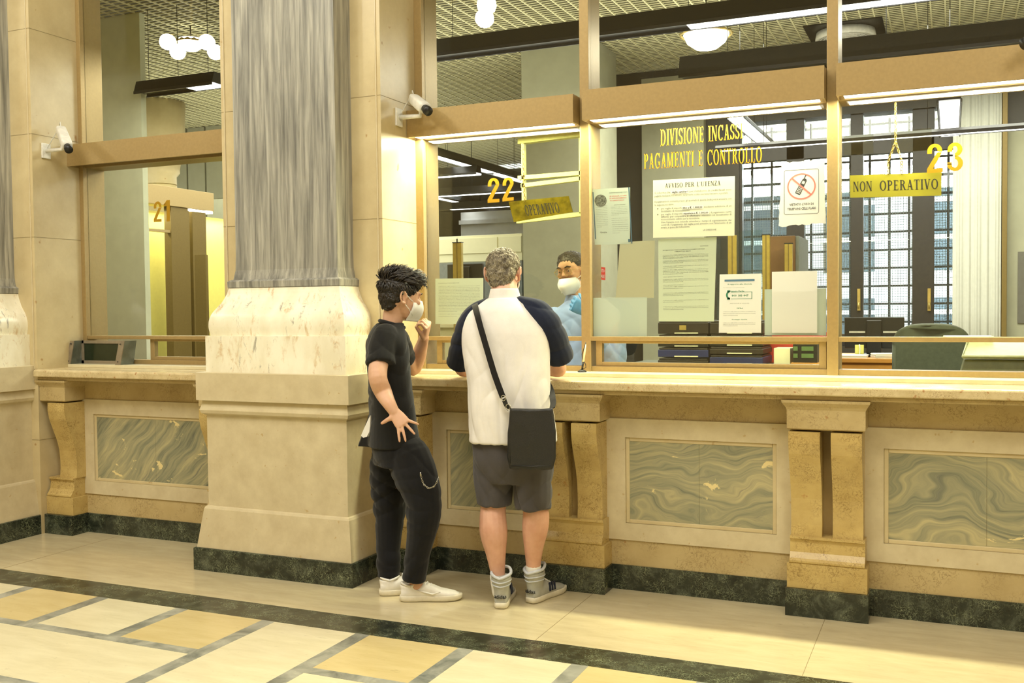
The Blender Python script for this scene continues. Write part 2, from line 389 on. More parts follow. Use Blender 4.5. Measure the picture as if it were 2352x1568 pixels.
# brackets under the counter
def bracket_profile():                   # (projection from dado, z) of the S-shaped leg
    zt = zat(1940, 993, YPL); zb = zat(1940, 1242, YPL)
    P = [(0.178, 1.0), (0.180, 0.90), (0.168, 0.78), (0.140, 0.64), (0.112, 0.50), (0.094, 0.36), (0.088, 0.22), (0.088, 0.10), (0.094, 0.0)]
    return [(p, zb+(zt-zb)*q) for p, q in P]
def bracket(xc, legs, hw, label):
    t = thing('console_bracket', label, 'bracket', (xc, YD, 0), 'scrolled stone brackets under the counter')
    zbb = zat(1940, 989, YPL); zbt = ZC0-0.022
    zp = zat(1940, 1304, YPL); zl = zat(1940, 1242, YPL)
    MB().box(xc-hw-0.006, xc+hw+0.006, YD-0.147, YD, 0, 0.128).build('dark_base', M['green'], t, bevel=0.002)
    MB().box(xc-hw, xc+hw, YD-0.128, YD, 0.128, zp).build('plinth', M['gold'], t, bevel=0.002)
    bl = MB(); ww = hw-0.012
    prof = [(0.126, zp), (0.132, zp+0.006), (0.132, zp+0.014), (0.122, zp+0.024), (0.106, zp+0.05), (0.100, zl-0.03), (0.104, zl-0.016), (0.112, zl-0.012), (0.112, zl)]
    rings = [[(xc-ww, YD, z), (xc-ww, YD-p, z), (xc+ww, YD-p, z), (xc+ww, YD, z)] for p, z in prof]
    bl.loft(rings, smooth=False).build('foot_moulding', M['gold'], t)
    pts = bracket_profile()
    for a, b in legs:
        l = MB(); rr = []
        n = 30
        for i in range(n+1):
            q = i/n*(len(pts)-1); k = min(int(q), len(pts)-2); f = q-k; f = f*f*(3-2*f)*0.35+f*0.65
            p = pts[k][0]*(1-f)+pts[k+1][0]*f; z = pts[k][1]*(1-f)+pts[k+1][1]*f
            rr.append([(xc+a, YD, z), (xc+a, YD-p, z), (xc+b, YD-p, z), (xc+b, YD, z)])
        l.loft(rr, smooth=False).build('scroll_leg', M['gold'], t)
    if len(legs) == 2:
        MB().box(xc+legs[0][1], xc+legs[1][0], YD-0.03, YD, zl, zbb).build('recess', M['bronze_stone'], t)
    c = MB(); prof = [(0.160, zbb), (0.166, zbb+0.006), (0.166, zbt-0.045), (0.172, zbt-0.032), (0.186, zbt-0.012), (0.188, zbt)]
    rings = [[(xc-hw+0.006-(p-0.166), YD, z), (xc-hw+0.006-(p-0.166), YD-p, z), (xc+hw-0.006+(p-0.166), YD-p, z), (xc+hw-0.006+(p-0.166), YD, z)] for p, z in prof]
    c.loft(rings, smooth=False).build('top_block', M['dado'], t)
    return t
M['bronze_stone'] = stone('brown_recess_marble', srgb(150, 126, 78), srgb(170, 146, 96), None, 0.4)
two = [(-0.164, -0.024), (0.024, 0.158)]
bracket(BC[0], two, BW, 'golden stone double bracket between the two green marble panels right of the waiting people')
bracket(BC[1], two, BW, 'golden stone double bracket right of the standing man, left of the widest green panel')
bracket(-2.735, [(-0.095, 0.095)], 0.112, 'narrow stone bracket half hidden behind the boy in black')
lx0, lx1 = xat(110, 930, 4.735), xat(148, 930, 4.735)
bracket((LPIER_R+lx1)/2, [(lx0-(LPIER_R+lx1)/2, lx1-(LPIER_R+lx1)/2)], (lx1-LPIER_R)/2, 'narrow scrolled stone bracket in the corner under counter 21')
bracket(PIER_L-0.112, [(-0.095, 0.095)], 0.112, 'narrow stone bracket hidden left of the pilaster pedestal')

# counter slabs: nosing, raised ledge
def counter(name, x0, x1, label, cat):
    t = thing(name, label, cat, ((x0+x1)/2, YSL, ZC0))
    s = MB(); r = 0.016; prof = []
    for k in range(7): a = PI/2*k/6; prof.append((YSL+r-r*math.sin(a), ZC1-r+r*math.cos(a)))
    for k in range(4): a = PI/2*k/3; prof.append((YSL+0.008-0.008*math.cos(a), ZC0+0.008-0.008*math.sin(a)))
    prof = [(YFR+0.19, ZC1)] + prof + [(YFR+0.19, ZC0)]
    s.prism([(x0, y, z) for y, z in prof], (x1-x0, 0, 0)).build('worktop', M['slab'], t)
    MB().box(x0, x1, YSL+0.028, YD, ZC0-0.022, ZC0).build('under_moulding', M['dado'], t, bevel=0.006)
    MB().box(x0, x1, 4.985, YFR+0.19, ZC1, ZSILL).build('raised_ledge', M['ledge'], t, bevel=0.002)
    return t
M['ledge'] = stone('pale_ledge_marble', srgb(214, 204, 166), srgb(228, 220, 186), None, 0.25)
counter('marble_counter', PIER_R-0.0, 2.4, 'long rosy beige marble counter running right from the pilaster under windows 22 and 23', 'counter')
counter('marble_counter', LPIER_R-0.008, PIER_L, 'short rosy beige marble counter left of the pilaster under window 21', 'counter')

# piers (flat stone strips each side of the shaft), with the reveal of the openings
def pier(name, x0, x1):
    m = MB().box(x0, x1, YPIER, YMB, 0, 3.9)
    o = struct(m, name, M['beige'])
    e = MB()
    for x, s in ((x1, 1), (x0, -1)):      # thin bead by the arris
        e.box(x-s*0.03, x-s*0.022, YPIER-0.006, YPIER+0.01, ZC1 if name != 'x' else 0, 3.9)
    e.build('bead', M['beige_pink'], o, bevel=0.002)
    j = MB()
    for z in (0.62, 1.95, 2.62, 3.3):
        j.box(x0-0.0015, x1+0.0015, YPIER-0.0015, YFR, z, z+0.002)
    j.build('stone_joint', M['joint'], o)
    return o
pier('wall_pier', PIER_L, PIER_R)
pier('wall_pier_left', LPIER_L, LPIER_R)
struct(MB().box(-12, LPIER_L-1.2, YPIER+0.1, YPIER+0.3, 0, 3.9), 'wall_left_bay', M['beige'])

def pilaster(xc, label):
    t = thing('stone_pilaster', label, 'pilaster', (xc, YPIER, 0), 'grey marble pilasters')
    u = 806
    z = lambda v, off: zat(u, v, YSH-off)
    zb = 0.127
    zs0, zs1 = zb, z(1190, .142)
    zdt = z(966, .124); zm1 = z(930, .152); zc1 = z(862, .164)
    zw1 = z(772, .124); zn = z(656, .035); zcol = z(638, .03)
    MB().stack(xc, PHX, YSH, YPIER, [(0.186, 0), (0.186, zb-0.004), (0.180, zb)]).build('dark_base', M['green'], t)
    MB().stack(xc, PHX, YSH, YPIER, [(0.172, zb), (0.142, zs1-0.016), (0.136, zs1-0.004), (0.128, zs1)]).build('sloping_plinth', M['beige_pink'], t)
    MB().stack(xc, PHX, YSH, YPIER, [(0.124, zs1), (0.124, zdt)]).build('pedestal_die', M['beige_pink'], t)
    MB().stack(xc, PHX, YSH, YPIER, [(0.126, zdt), (0.146, zdt+0.012), (0.152, zdt+0.03), (0.146, zdt+0.05), (0.138, zm1)]).build('pedestal_moulding', M['beige_pink'], t)
    MB().stack(xc, PHX, YSH, YPIER, [(0.164, zm1), (0.164, zc1-0.003), (0.161, zc1)]).build('pedestal_cap', M['beige_pink'], t)
    MB().stack(xc, PHX, YSH, YPIER, [(0.124, zc1), (0.124, zw1)]).build('plinth_block', M['cream'], t)
    H = zn-zw1; pr = []
    for q, o in ((0, .102), (.12, .110), (.25, .112), (.38, .107), (.50, .094), (.60, .076), (.70, .058), (.82, .043), (.92, .034), (1, .030)):
        pr.append((o, zw1+H*q))
    n = len(pr); fine = []
    for i in range(n-1):
        for s in range(5):
            f = s/5; fine.append((pr[i][0]*(1-f)+pr[i+1][0]*f, pr[i][1]*(1-f)+pr[i+1][1]*f))
    fine.append(pr[-1])
    sm = [(sum(fine[min(max(j+d, 0), len(fine)-1)][0] for d in range(-3, 4))/7, fine[j][1]) for j in range(len(fine))]
    MB().stack(xc, PHX, YSH, YPIER, sm).build('torus_base', M['cream'], t)
    MB().stack(xc, PHX, YSH, YPIER, [(0.024, zn), (0.034, zn+0.004), (0.036, zcol-0.005), (0.020, zcol+0.006)]).build('collar', M['grey'], t)
    MB().stack(xc, PHX, YSH, YPIER, [(0.012, zcol+0.004), (0.002, zcol+0.06), (0, zcol+0.14), (0, 4.2)]).build('shaft', M['grey'], t)
pilaster(PX, 'grey veined marble pilaster on cream base and pedestal, left of the boy')
pilaster(LPX, 'grey marble pilaster cut off by the left edge of the photo')

# ------------------------------------------------------------ bronze window bays
ZTOP = 3.75
def mull(name, x0, x1):
    m = MB().box(x0, x1, YFR, YMB, ZSILL, ZTOP)
    o = struct(m, name, M['bronze'], bevel=0.002)
    return o
m1a, m1b = xat(1332, 350, YFR), xat(1353, 350, YFR)
m2a, m2b = xat(1899, 400, YFR), xat(1925, 400, YFR)
XJ = xat(973, 500, YFR)      # right edge of the jamb frame at the pier
ZR1, ZR0 = zat(1600, 773.3, YFR), zat(1600, 783.5, YFR)
m3a = 0.66
mull('trim_1', PIER_R, XJ); mull('trim_2', m1a, m1b); mull('trim_3', m2a, m2b); mull('trim_4', m3a, m3a+0.07)
XL1 = xat(176, 200, YFR); XL1 = LPIER_R+0.035; mull('trim_5', LPIER_R, XL1); XL2 = PIER_L
def bay(n, x0, x1, zh0, zh1, hx0, hx1, lit, low=True):
    """glazing with sill rail, header pelmet over it"""
    g = MB().box(x0, x1, YGL, YGL+0.008, ZR1, zh0+0.02); g.box(x0, x1, YGL, YGL+0.008, zh1-0.02, ZTOP)
    o = struct(g, 'window_%d' % n, M['glass'])
    MB().box(x0, x1, YFR+0.005, YGL+0.06, ZR0, ZR1).build('rail', M['bronze'], o, bevel=0.0015)
    zb = ZSILL+0.028
    MB().box(x0, x1, YFR+0.012, YGL+0.06, ZSILL, zb).build('sill_frame', M['bronze'], o, bevel=0.0015)
    MB().box(x0, x1, YGL-0.01, YMB, zh0, zh1).build('transom', M['bronze'], o)
    return o
def lower_sash(o, x0, x1, glass=True):
    zb = ZSILL+0.028; w_ = 0.035; f = MB()
    for a, b, c, d in ((x0, x0+w_, zb, ZR0), (x1-w_, x1, zb, ZR0), (x0+w_, x1-w_, zb, zb+0.022), (x0+w_, x1-w_, ZR0-0.014, ZR0)):
        f.box(a, b, YFR+0.03, YGL+0.03, c, d)
    f.build('sliding_frame', M['bronze'], o, bevel=0.0015)
    MB().box(x0+w_, x1-w_, YGL, YGL+0.006, zb+0.022, ZR0-0.014).build('sliding_pane', M['glass'], o)
def pelmet(hx0, hx1, z0, z1, lit, label, power=22):
    t = thing('light_pelmet', label, 'light fitting', ((hx0+hx1)/2, YHD, z0), 'bronze light boxes over the windows')
    b = MB(); th = 0.004
    b.box(hx0, hx1, YHD, YHD+th, z0, z1); b.box(hx0, hx1, YHD+th, YGL-0.012, z1-th, z1)
    b.box(hx0, hx0+th, YHD+th, YGL-0.012, z0, z1-th); b.box(hx1-th, hx1, YHD+th, YGL-0.012, z0, z1-th)
    b.box(hx0+th, hx1-th, YGL-0.016, YGL-0.012, z0, z1-th)
    b.box(hx0+th, hx1-th, YHD+th, YHD+0.018, z0, z0+th)
    b.build('housing', M['bronze'], t)
    if lit:
        MB().box(hx0+0.03, hx1-0.03, YHD+0.02, YGL-0.03, z0+0.004, z0+0.01).build('diffuser', M['tube'], t)
        l = bpy.data.lights.new('pelmet_light', 'AREA'); l.shape = 'RECTANGLE'; l.size = hx1-hx0-0.08; l.size_y = 0.08
        l.energy = power*1.25; l.color = (1.0, 0.97, 0.62)
        lo = bpy.data.objects.new('pelmet_light', l); C.objects.link(lo); lo.location = ((hx0+hx1)/2, (YHD+YGL)/2, z0-0.002)
    return t
Z1 = lambda v, u: zat(u, v, YHD)
h22 = (Z1(281.4, 1316), Z1(215.3, 1316)); h2d = (Z1(225.6, 1893), Z1(149.4, 1893)); h23 = (Z1(219.9, 1920.5), Z1(145.3, 1920.5)); h21 = (Z1(370.6, 280), Z1(319.5, 280))
o22 = bay(2, XJ, m1a, h22[0], h22[1], 0, 0, True)
odi = bay(3, m1b, m2a, h2d[0], h2d[1], 0, 0, True)
o23 = bay(4, m2b, m3a, h23[0], h23[1], 0, 0, True)
o21 = bay(1, XL1, XL2, h21[0], h21[1], 0, 0, False)
x = XJ; lower_sash(o22, xat(998, 810, YFR), m1a-0.42)
lower_sash(odi, m1b+0.02, m2a-0.005)
lower_sash(o21, xat(338, 810, YFR), XL2)
pelmet(PIER_R+0.002, xat(1316, 250, YHD), h22[0], h22[1], True, 'lit bronze light box over window 22, above the OPERATIVO sign', 20)
pelmet(xat(1336.3, 250, YHD), xat(1893, 190, YHD), h2d[0], h2d[1], True, 'lit bronze light box over the DIVISIONE INCASSI window', 26)
pelmet(xat(1920.5, 190, YHD), m3a+0.03, h23[0], h23[1], True, 'lit bronze light box over window 23, at the right edge', 34)
pelmet(LPIER_R+0.0, XL2-0.002, h21[0], h21[1], False, 'unlit bronze light box over window 21, left of the pilaster')
# wall above the glazing, hall shell out of view
struct(MB().box(-12, 6, YFR, YMB, ZTOP, 7.0), 'wall_above_windows', M['beige'])
M['hall'] = flat('warm_plaster', srgb(214, 196, 150), 0.7)
struct(MB().box(-12.2, -12, -4, 12, -0.08, 7), 'wall_left', M['hall'])
struct(MB().box(6, 6.2, -4, 5.3, -0.08, 7), 'wall_right', M['hall'])
struct(MB().box(-12.2, 6.2, -4.2, -4, -0.08, 7), 'wall_back', M['hall'])
struct(MB().box(-12.2, 6.2, -4.2, YMB, 7, 7.2), 'ceiling_hall', M['hall'])
struct(MB().box(-12.2, -12, YMB, 17.2, -0.08, 7), 'wall_left_office', M['hall'])
struct(MB().box(2.4, 6, YPIER, YMB, 0, ZTOP), 'wall_front_right', M['beige'])
# ------------------------------------------------------------ office behind the glass
YB, CEIL, ZOF = 10.6, 4.0, 0.30
M['off_floor'] = flat('office_floor', srgb(120, 110, 84), 0.6)
struct(MB().box(-12, 3.2, YMB, 17, ZOF-0.1, ZOF), 'floor_office', M['off_floor'])
struct(MB().box(-12, 3.2, YMB-0.02, YMB, 0, ZC0), 'wall_counter_inside', M['off_floor'])
M['greywall'] = flat('grey_green_plaster', srgb(156, 155, 130), 0.75, var=0.03, scale=8)
M['paleplaster'] = flat('pale_green_plaster', srgb(206, 208, 180), 0.75, var=0.03, scale=8)
M['darkwall'] = flat('dark_brown_panelling', srgb(44, 40, 30), 0.5, var=0.1, scale=6)
M['darkwood'] = flat('dark_window_wood', srgb(34, 30, 25), 0.45, var=0.1)
M['grid'] = flat('ceiling_grid_blades', srgb(214, 208, 166), 0.5)
M['gridbase'] = flat('ceiling_above_grid', srgb(70, 66, 40), 0.8)
M['lumi'] = flat('black_luminaire_profile', srgb(24, 22, 19), 0.4)
M['brass'] = flat('brass', srgb(190, 164, 90), 0.3, 0.5)
# ceiling: open metal grid under a dark soffit
cg = MB().box(-12, 3.2, YMB, 17, CEIL+0.12, CEIL+0.2); ceil = struct(cg, 'ceiling', M['gridbase'])
g = MB(); x = -11.9
while x < 3.1: g.box(x-0.006, x+0.006, YMB, 16.9, CEIL, CEIL+0.012); x += 0.115
g.build('long_blades', M['grid'], ceil)
g = MB(); y = YMB+0.03
while y < 16.9: g.box(-12, 3.2, y-0.005, y+0.005, CEIL+0.003, CEIL+0.010); y += 0.058
g.build('cross_blades', M['grid'], ceil)

# column 1 and the walls
xc0, xc1 = xat(1200, 400, 9.2), xat(1377, 400, 9.2)
struct(MB().box(xc0, xc1, 9.2, 9.75, ZOF, CEIL), 'wall_column', M['greywall'])
wx0, wx1 = xat(1697, 500, YB), xat(2196, 500, YB)
zt = CEIL
winz0, winz1 = zat(1950, 760, YB)-0.15, zat(1950, 262, YB)
bw = MB()
bw.box(xc0+0.1, wx0, YB, YB+0.25, ZOF, zt); bw.box(wx1, 3.2, YB, YB+0.25, ZOF, zt)
bw.box(wx0, wx1, YB, YB+0.25, ZOF, winz0); bw.box(wx0, wx1, YB, YB+0.25, winz1, zt)
struct(bw, 'wall_office_back', M['darkwall'])
pr_ = MB().box(xat(1475, 480, YB-0.1), xat(1617, 480, YB-0.1), YB-0.1, YB, ZOF, zat(1540, 262, YB-0.1)+0.4); struct(pr_, 'trim_6', M['greywall'])
struct(MB().box(xat(2312, 400, YB-0.05), 3.2, YB-0.05, YB, ZOF, zt-0.9), 'trim_7', M['greywall'])
struct(MB().box(3.0, 3.2, YMB, YB, ZOF, zt), 'wall_office_right', M['greywall'])
struct(MB().box(-12, xc0+0.2, 16.8, 17, ZOF, zt), 'wall_far_left', M['darkwall'])
struct(MB().box(xc0+0.1, xc0+0.3, YB+0.25, 16.8, ZOF, zt), 'wall_side_passage', M['darkwall'])

# big barred window to the courtyard
win = struct(MB().box(wx0, wx1, YB+0.12, YB+0.128, winz0, winz1), 'window_5', M['glass'])
def wpx(u0, u1, v0, v1, Yp): return (xat(u0, 500, Yp), xat(u1, 500, Yp), zat((u0+u1)/2, v1, Yp), zat((u0+u1)/2, v0, Yp))
fr = MB()
for u0, u1 in ((1690, 1703), (1805, 1846), (1953, 1982), (2095, 2146), (2190, 2200)):
    a, b = xat(u0, 500, YB), xat(u1, 500, YB); fr.box(a, b, YB+0.04, YB+0.14, winz0, winz1)
za, zb = zat(1950, 352, YB), zat(1950, 316, YB); fr.box(wx0, wx1, YB+0.04, YB+0.14, za-0.02, zb+0.02)
fr.box(wx0, wx1, YB+0.04, YB+0.14, winz0, winz0+0.12)
fr.build('casement_frame', M['darkwood'], win, bevel=0.004)
hd = MB()
for u in (1972, 2134):
    a = at(u, 688, YB); hd.box(a.x-0.014, a.x+0.014, YB+0.02, YB+0.04, a.z-0.11, a.z+0.11)
    hd.tube([(a.x, YB+0.03, a.z-0.03), (a.x, YB-0.02, a.z-0.03), (a.x, YB-0.02, a.z-0.09)], 0.008)
hd.build('handle', M['brass'], win)
M['iron'] = flat('wrought_iron', srgb(58, 66, 74), 0.5)
M['mesh_wire'] = flat('wire_mesh_metal', srgb(110, 124, 132), 0.5)
gr = thing('window_grille', 'iron bar grille outside the courtyard window', 'window bars', ((wx0+wx1)/2, YB+0.4, winz0))
bars = MB(); z = winz0+0.05
while z < winz1: bars.box(wx0-0.3, wx1+0.3, YB+0.4, YB+0.42, z-0.011, z+0.011); z += 0.185
u = 1728
while u < 2300: a = xat(u, 500, YB+0.4); bars.box(a-0.012, a+0.012, YB+0.39, YB+0.43, winz0, winz1); u += 45
bars.build('bars', M['iron'], gr)
ms = MB(); z = winz0
while z < zat(1950, 385, YB): ms.box(wx0-0.3, wx1+0.3, YB+0.30, YB+0.303, z-0.0022, z+0.0022); z += 0.026
x = wx0-0.3
while x < wx1+0.3: ms.box(x-0.0022, x+0.0022, YB+0.304, YB+0.307, winz0, zat(1950, 385, YB)); x += 0.026
ms.build('wire_mesh', M['mesh_wire'], gr)
M['facade'] = flat('pale_courtyard_wall', srgb(240, 242, 244), 0.8, var=0.05, scale=3)
M['fwin'] = flat('facade_window_glass', srgb(96, 112, 124), 0.2)
fc = thing('courtyard_building', 'pale building across the courtyard, seen through the barred window', 'building', (-1, 16, -3))
MB().box(-8, 7, 16, 16.4, -3, zat(1950, 440, 16)).build('facade', M['facade'], fc)
led = MB()
for k in range(7): led.box(-8, 7, 15.92, 16, 0.2+k*0.55, 0.27+k*0.55)
led.build('ledge', M['facade'], fc)
for i in range(14):
    fw = MB(); x0 = -5.5+(i % 7)*1.25; z0 = 0.35+(i//7)*1.6; fw.box(x0, x0+0.7, 15.97, 15.99, z0, z0+1.2)
    fw.build('window', M['fwin'], fc)

# curtain by the window
M['curtain'] = flat('white_curtain', srgb(196, 196, 184), 0.9, var=0.02)
cu = MB(); x0, x1 = xat(2188, 500, YB-0.12), xat(2300, 500, YB-0.12); n = 160; rows = []
for z in (ZOF+0.02, 1.4, 2.4, zat(2245, 212, YB-0.12)):
    rows.append([(x0+(x1-x0)*i/n, YB-0.12+0.008*math.sin(i*0.21+z*0.15)+0.003*math.sin(i*0.53+1), z) for i in range(n+1)])
cu.loft(rows, cap=False, closed=False)
o = cu.build('curtain', M['curtain']); md = o.modifiers.new('s', 'SOLIDIFY'); md.thickness = 0.004
tag(o, 'long white curtain hanging right of the barred window', 'curtain')
t = thing('wall_post', 'thin brown wooden post right of the white curtain', 'post', (xat(2306, 500, YB-0.2), YB-0.1, ZOF))
MB().box(xat(2301, 500, YB-0.1), xat(2313, 500, YB-0.1), YB-0.14, YB-0.06, ZOF, CEIL).build('upright', M['bronze_dark'], t, bevel=0.003)
po = MB(); a = at(2338, 578, YB-0.06); b = at(2352, 742, YB-0.06)
M['darkposter'] = flat('dark_poster', srgb(96, 94, 84), 0.6)
tag(po.box(a.x, a.x+0.5, YB-0.062, YB-0.055, b.z, a.z).build('poster', M['darkposter']), 'dark grey printed poster on the back wall at the right edge', 'poster')

# suspended luminaires: (name, from, to) given on the plane z
def lumin(u0, v0, u1, v1, z, along, lit, label, wd=0.11, ht=0.1, hang=True):
    """a straight profile; along 'x' or 'y'; lit = list of (a, b) fractions"""
    p, q = atz(u0, v0, z), atz(u1, v1, z)
    if along == 'x': yc = (p.y+q.y)/2; a, b = Vector((min(p.x, q.x), yc, z)), Vector((max(p.x, q.x), yc, z))
    else: xc = (p.x+q.x)/2; a, b = Vector((xc, min(p.y, q.y), z)), Vector((xc, max(p.y, q.y), z))
    t = thing('suspended_luminaire', label, 'ceiling light', (a+b)/2, 'black suspended strip lights in the office')
    m = MB()
    if along == 'x':
        m.prism([(a.x, yc-wd/2, z+0.01), (a.x, yc-wd/2*0.6, z+ht), (a.x, yc+wd/2*0.6, z+ht), (a.x, yc+wd/2, z+0.01)], (b.x-a.x, 0, 0))
        for s in (-1, 1): m.box(a.x, b.x, yc+s*wd/2-0.004, yc+s*wd/2+0.004, z-0.012, z+0.012)
    else:
        m.prism([(xc-wd/2, a.y, z+0.01), (xc-wd/2*0.6, a.y, z+ht), (xc+wd/2*0.6, a.y, z+ht), (xc+wd/2, a.y, z+0.01)], (0, b.y-a.y, 0))
        for s in (-1, 1): m.box(xc+s*wd/2-0.004, xc+s*wd/2+0.004, a.y, b.y, z-0.012, z+0.012)
    m.build('profile', M['lumi'], t)
    for f0, f1 in lit:
        d = MB(); s0, s1 = a+(b-a)*f0, a+(b-a)*f1
        if along == 'x': d.box(s0.x, s1.x, yc-wd*0.42, yc+wd*0.42, z-0.008, z+0.008)
        else: d.box(xc-wd*0.42, xc+wd*0.42, s0.y, s1.y, z-0.008, z+0.008)
        d.build('diffuser', M['tube_white'], t)
    for f in (0.12, 0.5, 0.88):
        s0 = a+(b-a)*f; MB().tube([s0+Vector((0, 0, ht)), (s0.x, s0.y, CEIL)], 0.0025, 6).build('suspension_wire', M['lumi'], t)
    return t
lumin(900, 150, 2500, -62, 3.45, 'x', [(0.50, 0.98)], 'longest black strip light, crossing high above the three right windows', 0.16, 0.13)
lumin(1576, 190, 2600, 62, 3.25, 'x', [], 'unlit black strip light just above the DIVISIONE INCASSI light box', 0.2, 0.16)
lumin(1690, 268, 1768, 338, 2.9, 'y', [(0.02, 0.98)], 'lit strip light running away behind the DIVISIONE INCASSI letters', 0.13, 0.05)
lumin(2180, 232, 2182, 312, 2.9, 'y', [(0.02, 0.98)], 'lit strip light seen end-on above the number 23', 0.16)
lumin(1640, 342, 2700, 272, 2.76, 'x', [(0.01, 0.99)], 'lit strip light crossing in front of the barred window', 0.09, 0.035)
lumin(990, 352, 1260, 436, 3.3, 'y', [(0.0, 0.45), (0.5, 1.0)], 'upper lit strip light running away behind number 22', 0.16)
lumin(990, 450, 1115, 478, 3.3, 'y', [(0.0, 1.0)], 'lower lit strip light running away behind number 22', 0.16)
lumin(960, 409, 1100, 399, 3.14, 'x', [(0.0, 1.0)], 'short lit cross strip light left of number 22', 0.16)
lumin(960, 453, 1215, 437, 3.0, 'x', [(0.0, 1.0)], 'long lit cross strip light passing behind number 22', 0.16)
lumin(960, 484, 1215, 471, 3.0, 'x', [(0.3, 1.0)], 'farthest lit cross strip light under number 22', 0.14)
lumin(318, 216, 505, 196, 3.3, 'x', [(0.66, 1.0)], 'unlit-ended black strip light hanging below the bowl lamp of window 21', 0.15, 0.10)

# bowl lamps at the ceiling
M['bowl'] = flat('glowing_bowl_glass', (1.0, 0.98, 0.86), 0.4, emit=4, var=0)
def bowl(u, v, z, r, label):
    p = atz(u, v, z); t = thing('bowl_lamp', label, 'ceiling lamp', p, 'glowing glass bowl lamps')
    MB().lathe(p, [(0.01, -0.12*r/0.2), (0.09*r/0.2, -0.105*r/0.2), (0.15*r/0.2, -0.06*r/0.2), (0.18*r/0.2, 0.0), (0.16*r/0.2, 0.03)]).build('glass_bowl', M['bowl'], t)
    b = MB()
    b.tube([p+Vector((math.cos(2*PI*k/30)*r, math.sin(2*PI*k/30)*r, 0.006*(k % 2))) for k in range(31)], [0.013 if k % 2 else 0.006 for k in range(31)], 6, cap=False)
    b.build('beaded_rim', M['brass'], t)
    MB().tube([p+Vector((0, 0, 0.03)), (p.x, p.y, CEIL)], 0.006, 6).build('stem', M['lumi'], t)
bowl(1622, 80, 3.7, 0.21, 'glowing glass bowl lamp with beaded rim under the grid ceiling above DIVISIONE INCASSI')
bowl(438, 98, 3.85, 0.13, 'glowing glass bowl lamp high in window 21')

# round air diffuser in a square recess
p = atz(1942, 88, CEIL-0.075); t = thing('air_diffuser', 'round ribbed air vent in a square dark recess of the grid ceiling', 'ceiling vent', p)
MB().box(p.x-0.34, p.x+0.34, p.y-0.33, p.y+0.33, CEIL-0.012, CEIL-0.001).build('recess_plate', M['lumi'], t)
d = MB(); d.lathe(p, [(0.26, 0.06), (0.27, 0.0), (0.26, -0.012), (0.235, -0.012), (0.235, 0.0), (0.01, 0.0)], 40).build('rim', M['white_metal'], t)
d = MB()
for r in (0.05, 0.085, 0.12, 0.155, 0.19, 0.222): d.lathe(p, [(r-0.005, 0), (r-0.005, -0.01), (r+0.005, -0.01), (r+0.005, 0)], 36)
for k in range(36):
    q = 2*PI*k/36; d.tube([p+Vector((0.03*math.cos(q), 0.03*math.sin(q), -0.006)), p+Vector((0.23*math.cos(q), 0.23*math.sin(q), -0.006))], 0.0025, 4)
d.build('ribs', M['white_metal'], t)

# ------------------------------------------------------------ seen through window 21
xw0 = -8.2
wl = MB(); a0, a1 = xat(226, 500, 6.6), xat(330, 500, 6.6)
struct(MB().box(a0-1.2, a1, 6.6, 6.66, ZOF, CEIL), 'wall_window_21_inside', M['paleplaster'])
M['lit_yellow'] = flat('lamplit_wall_yellow', srgb(232, 222, 120), 0.5, var=0.02)  # wall portion under lamplight, its yellow glow put into the colour
t = thing('cream_column', 'tall cream stone column behind window 21', 'column', (xat(362, 200, 9.5), 9.5, ZOF))
c = t.location; MB().lathe((c.x, 9.5, 0), [(0.2, ZOF), (0.2, 3.1), (0.24, 3.15), (0.24, 3.2), (0.30, 3.5), (0.32, CEIL)], 28).build('shaft', M['beige'], t)
bg = MB()
for i, (u0, u1) in enumerate(((385, 428), (432, 470), (474, 515))):
    bg.box(xat(u0, 400, 11), xat(u1, 400, 11), 11, 11.2, ZOF, CEIL)
struct(bg, 'wall_office_left_far', M['greywall'])
struct(MB().box(xat(420, 400, 11.4), xat(560, 400, 11.4), 11.4, 11.6, ZOF, CEIL), 'wall_dark_recess', M['darkwall'])
# perpendicular counter window wall running away along y
X2 = -8.0
def yx(u, v, X):
    d = ray(u, v); k = X/d.x; return Vector((X, d.y*k, CAMZ+d.z*k))
ya = yx(332, 500, X2).y; yb = yx(492, 500, X2).y
t = thing('inner_counter_screen', 'bronze counter screen with lit header running away behind window 21', 'screen', (X2, ya, ZOF))
za, zb_ = yx(332, 420, X2).z, yx(332, 465, X2).z
MB().box(X2-0.2, X2, ya, yb, zb_, za).build('header', M['bronze'], t, bevel=0.003)
ps = MB()
for u0, u1 in ((396, 438), (445, 476)):
    ps.box(X2-0.12, X2-0.02, yx(u0, 500, X2).y, yx(u1, 500, X2).y, ZOF, zb_)
ps.build('post', M['bronze_dark'], t)
MB().box(X2-0.5, X2-0.42, yx(372, 500, X2).y, yb+1.2, ZOF, zb_-0.02).build('lit_wall_panel', M['lit_yellow'], t)
MB().box(X2-0.16, X2-0.02, yx(435, 500, X2).y, yb, zb_-0.03, zb_-0.004).build('light_strip', M['tube'], t)
MB().box(X2-0.08, X2-0.03, ya, yx(396, 500, X2).y, yx(332, 522, X2).z-0.03, yx(332, 522, X2).z).build('rail', M['bronze'], t)
l = bpy.data.lights.new('screen_light', 'AREA'); l.shape = 'RECTANGLE'; l.size = 0.1; l.size_y = 2.0; l.energy = 20; l.color = (1, .95, .6)
lo = bpy.data.objects.new('screen_light', l); C.objects.link(lo); lo.location = (X2-0.25, (ya+yb)/2+0.4, zb_-0.04)
t2 = thing('glass_post', 'brown glass screen post in front of the lamplit yellow wall behind window 21', 'post', (xat(460, 600, 8.6), 8.6, ZOF))
MB().box(xat(447, 600, 8.6), xat(472, 600, 8.6), 8.6, 8.64, ZOF, zat(460, 585, 8.6)).build('upright', M['bronze_dark'], t2)

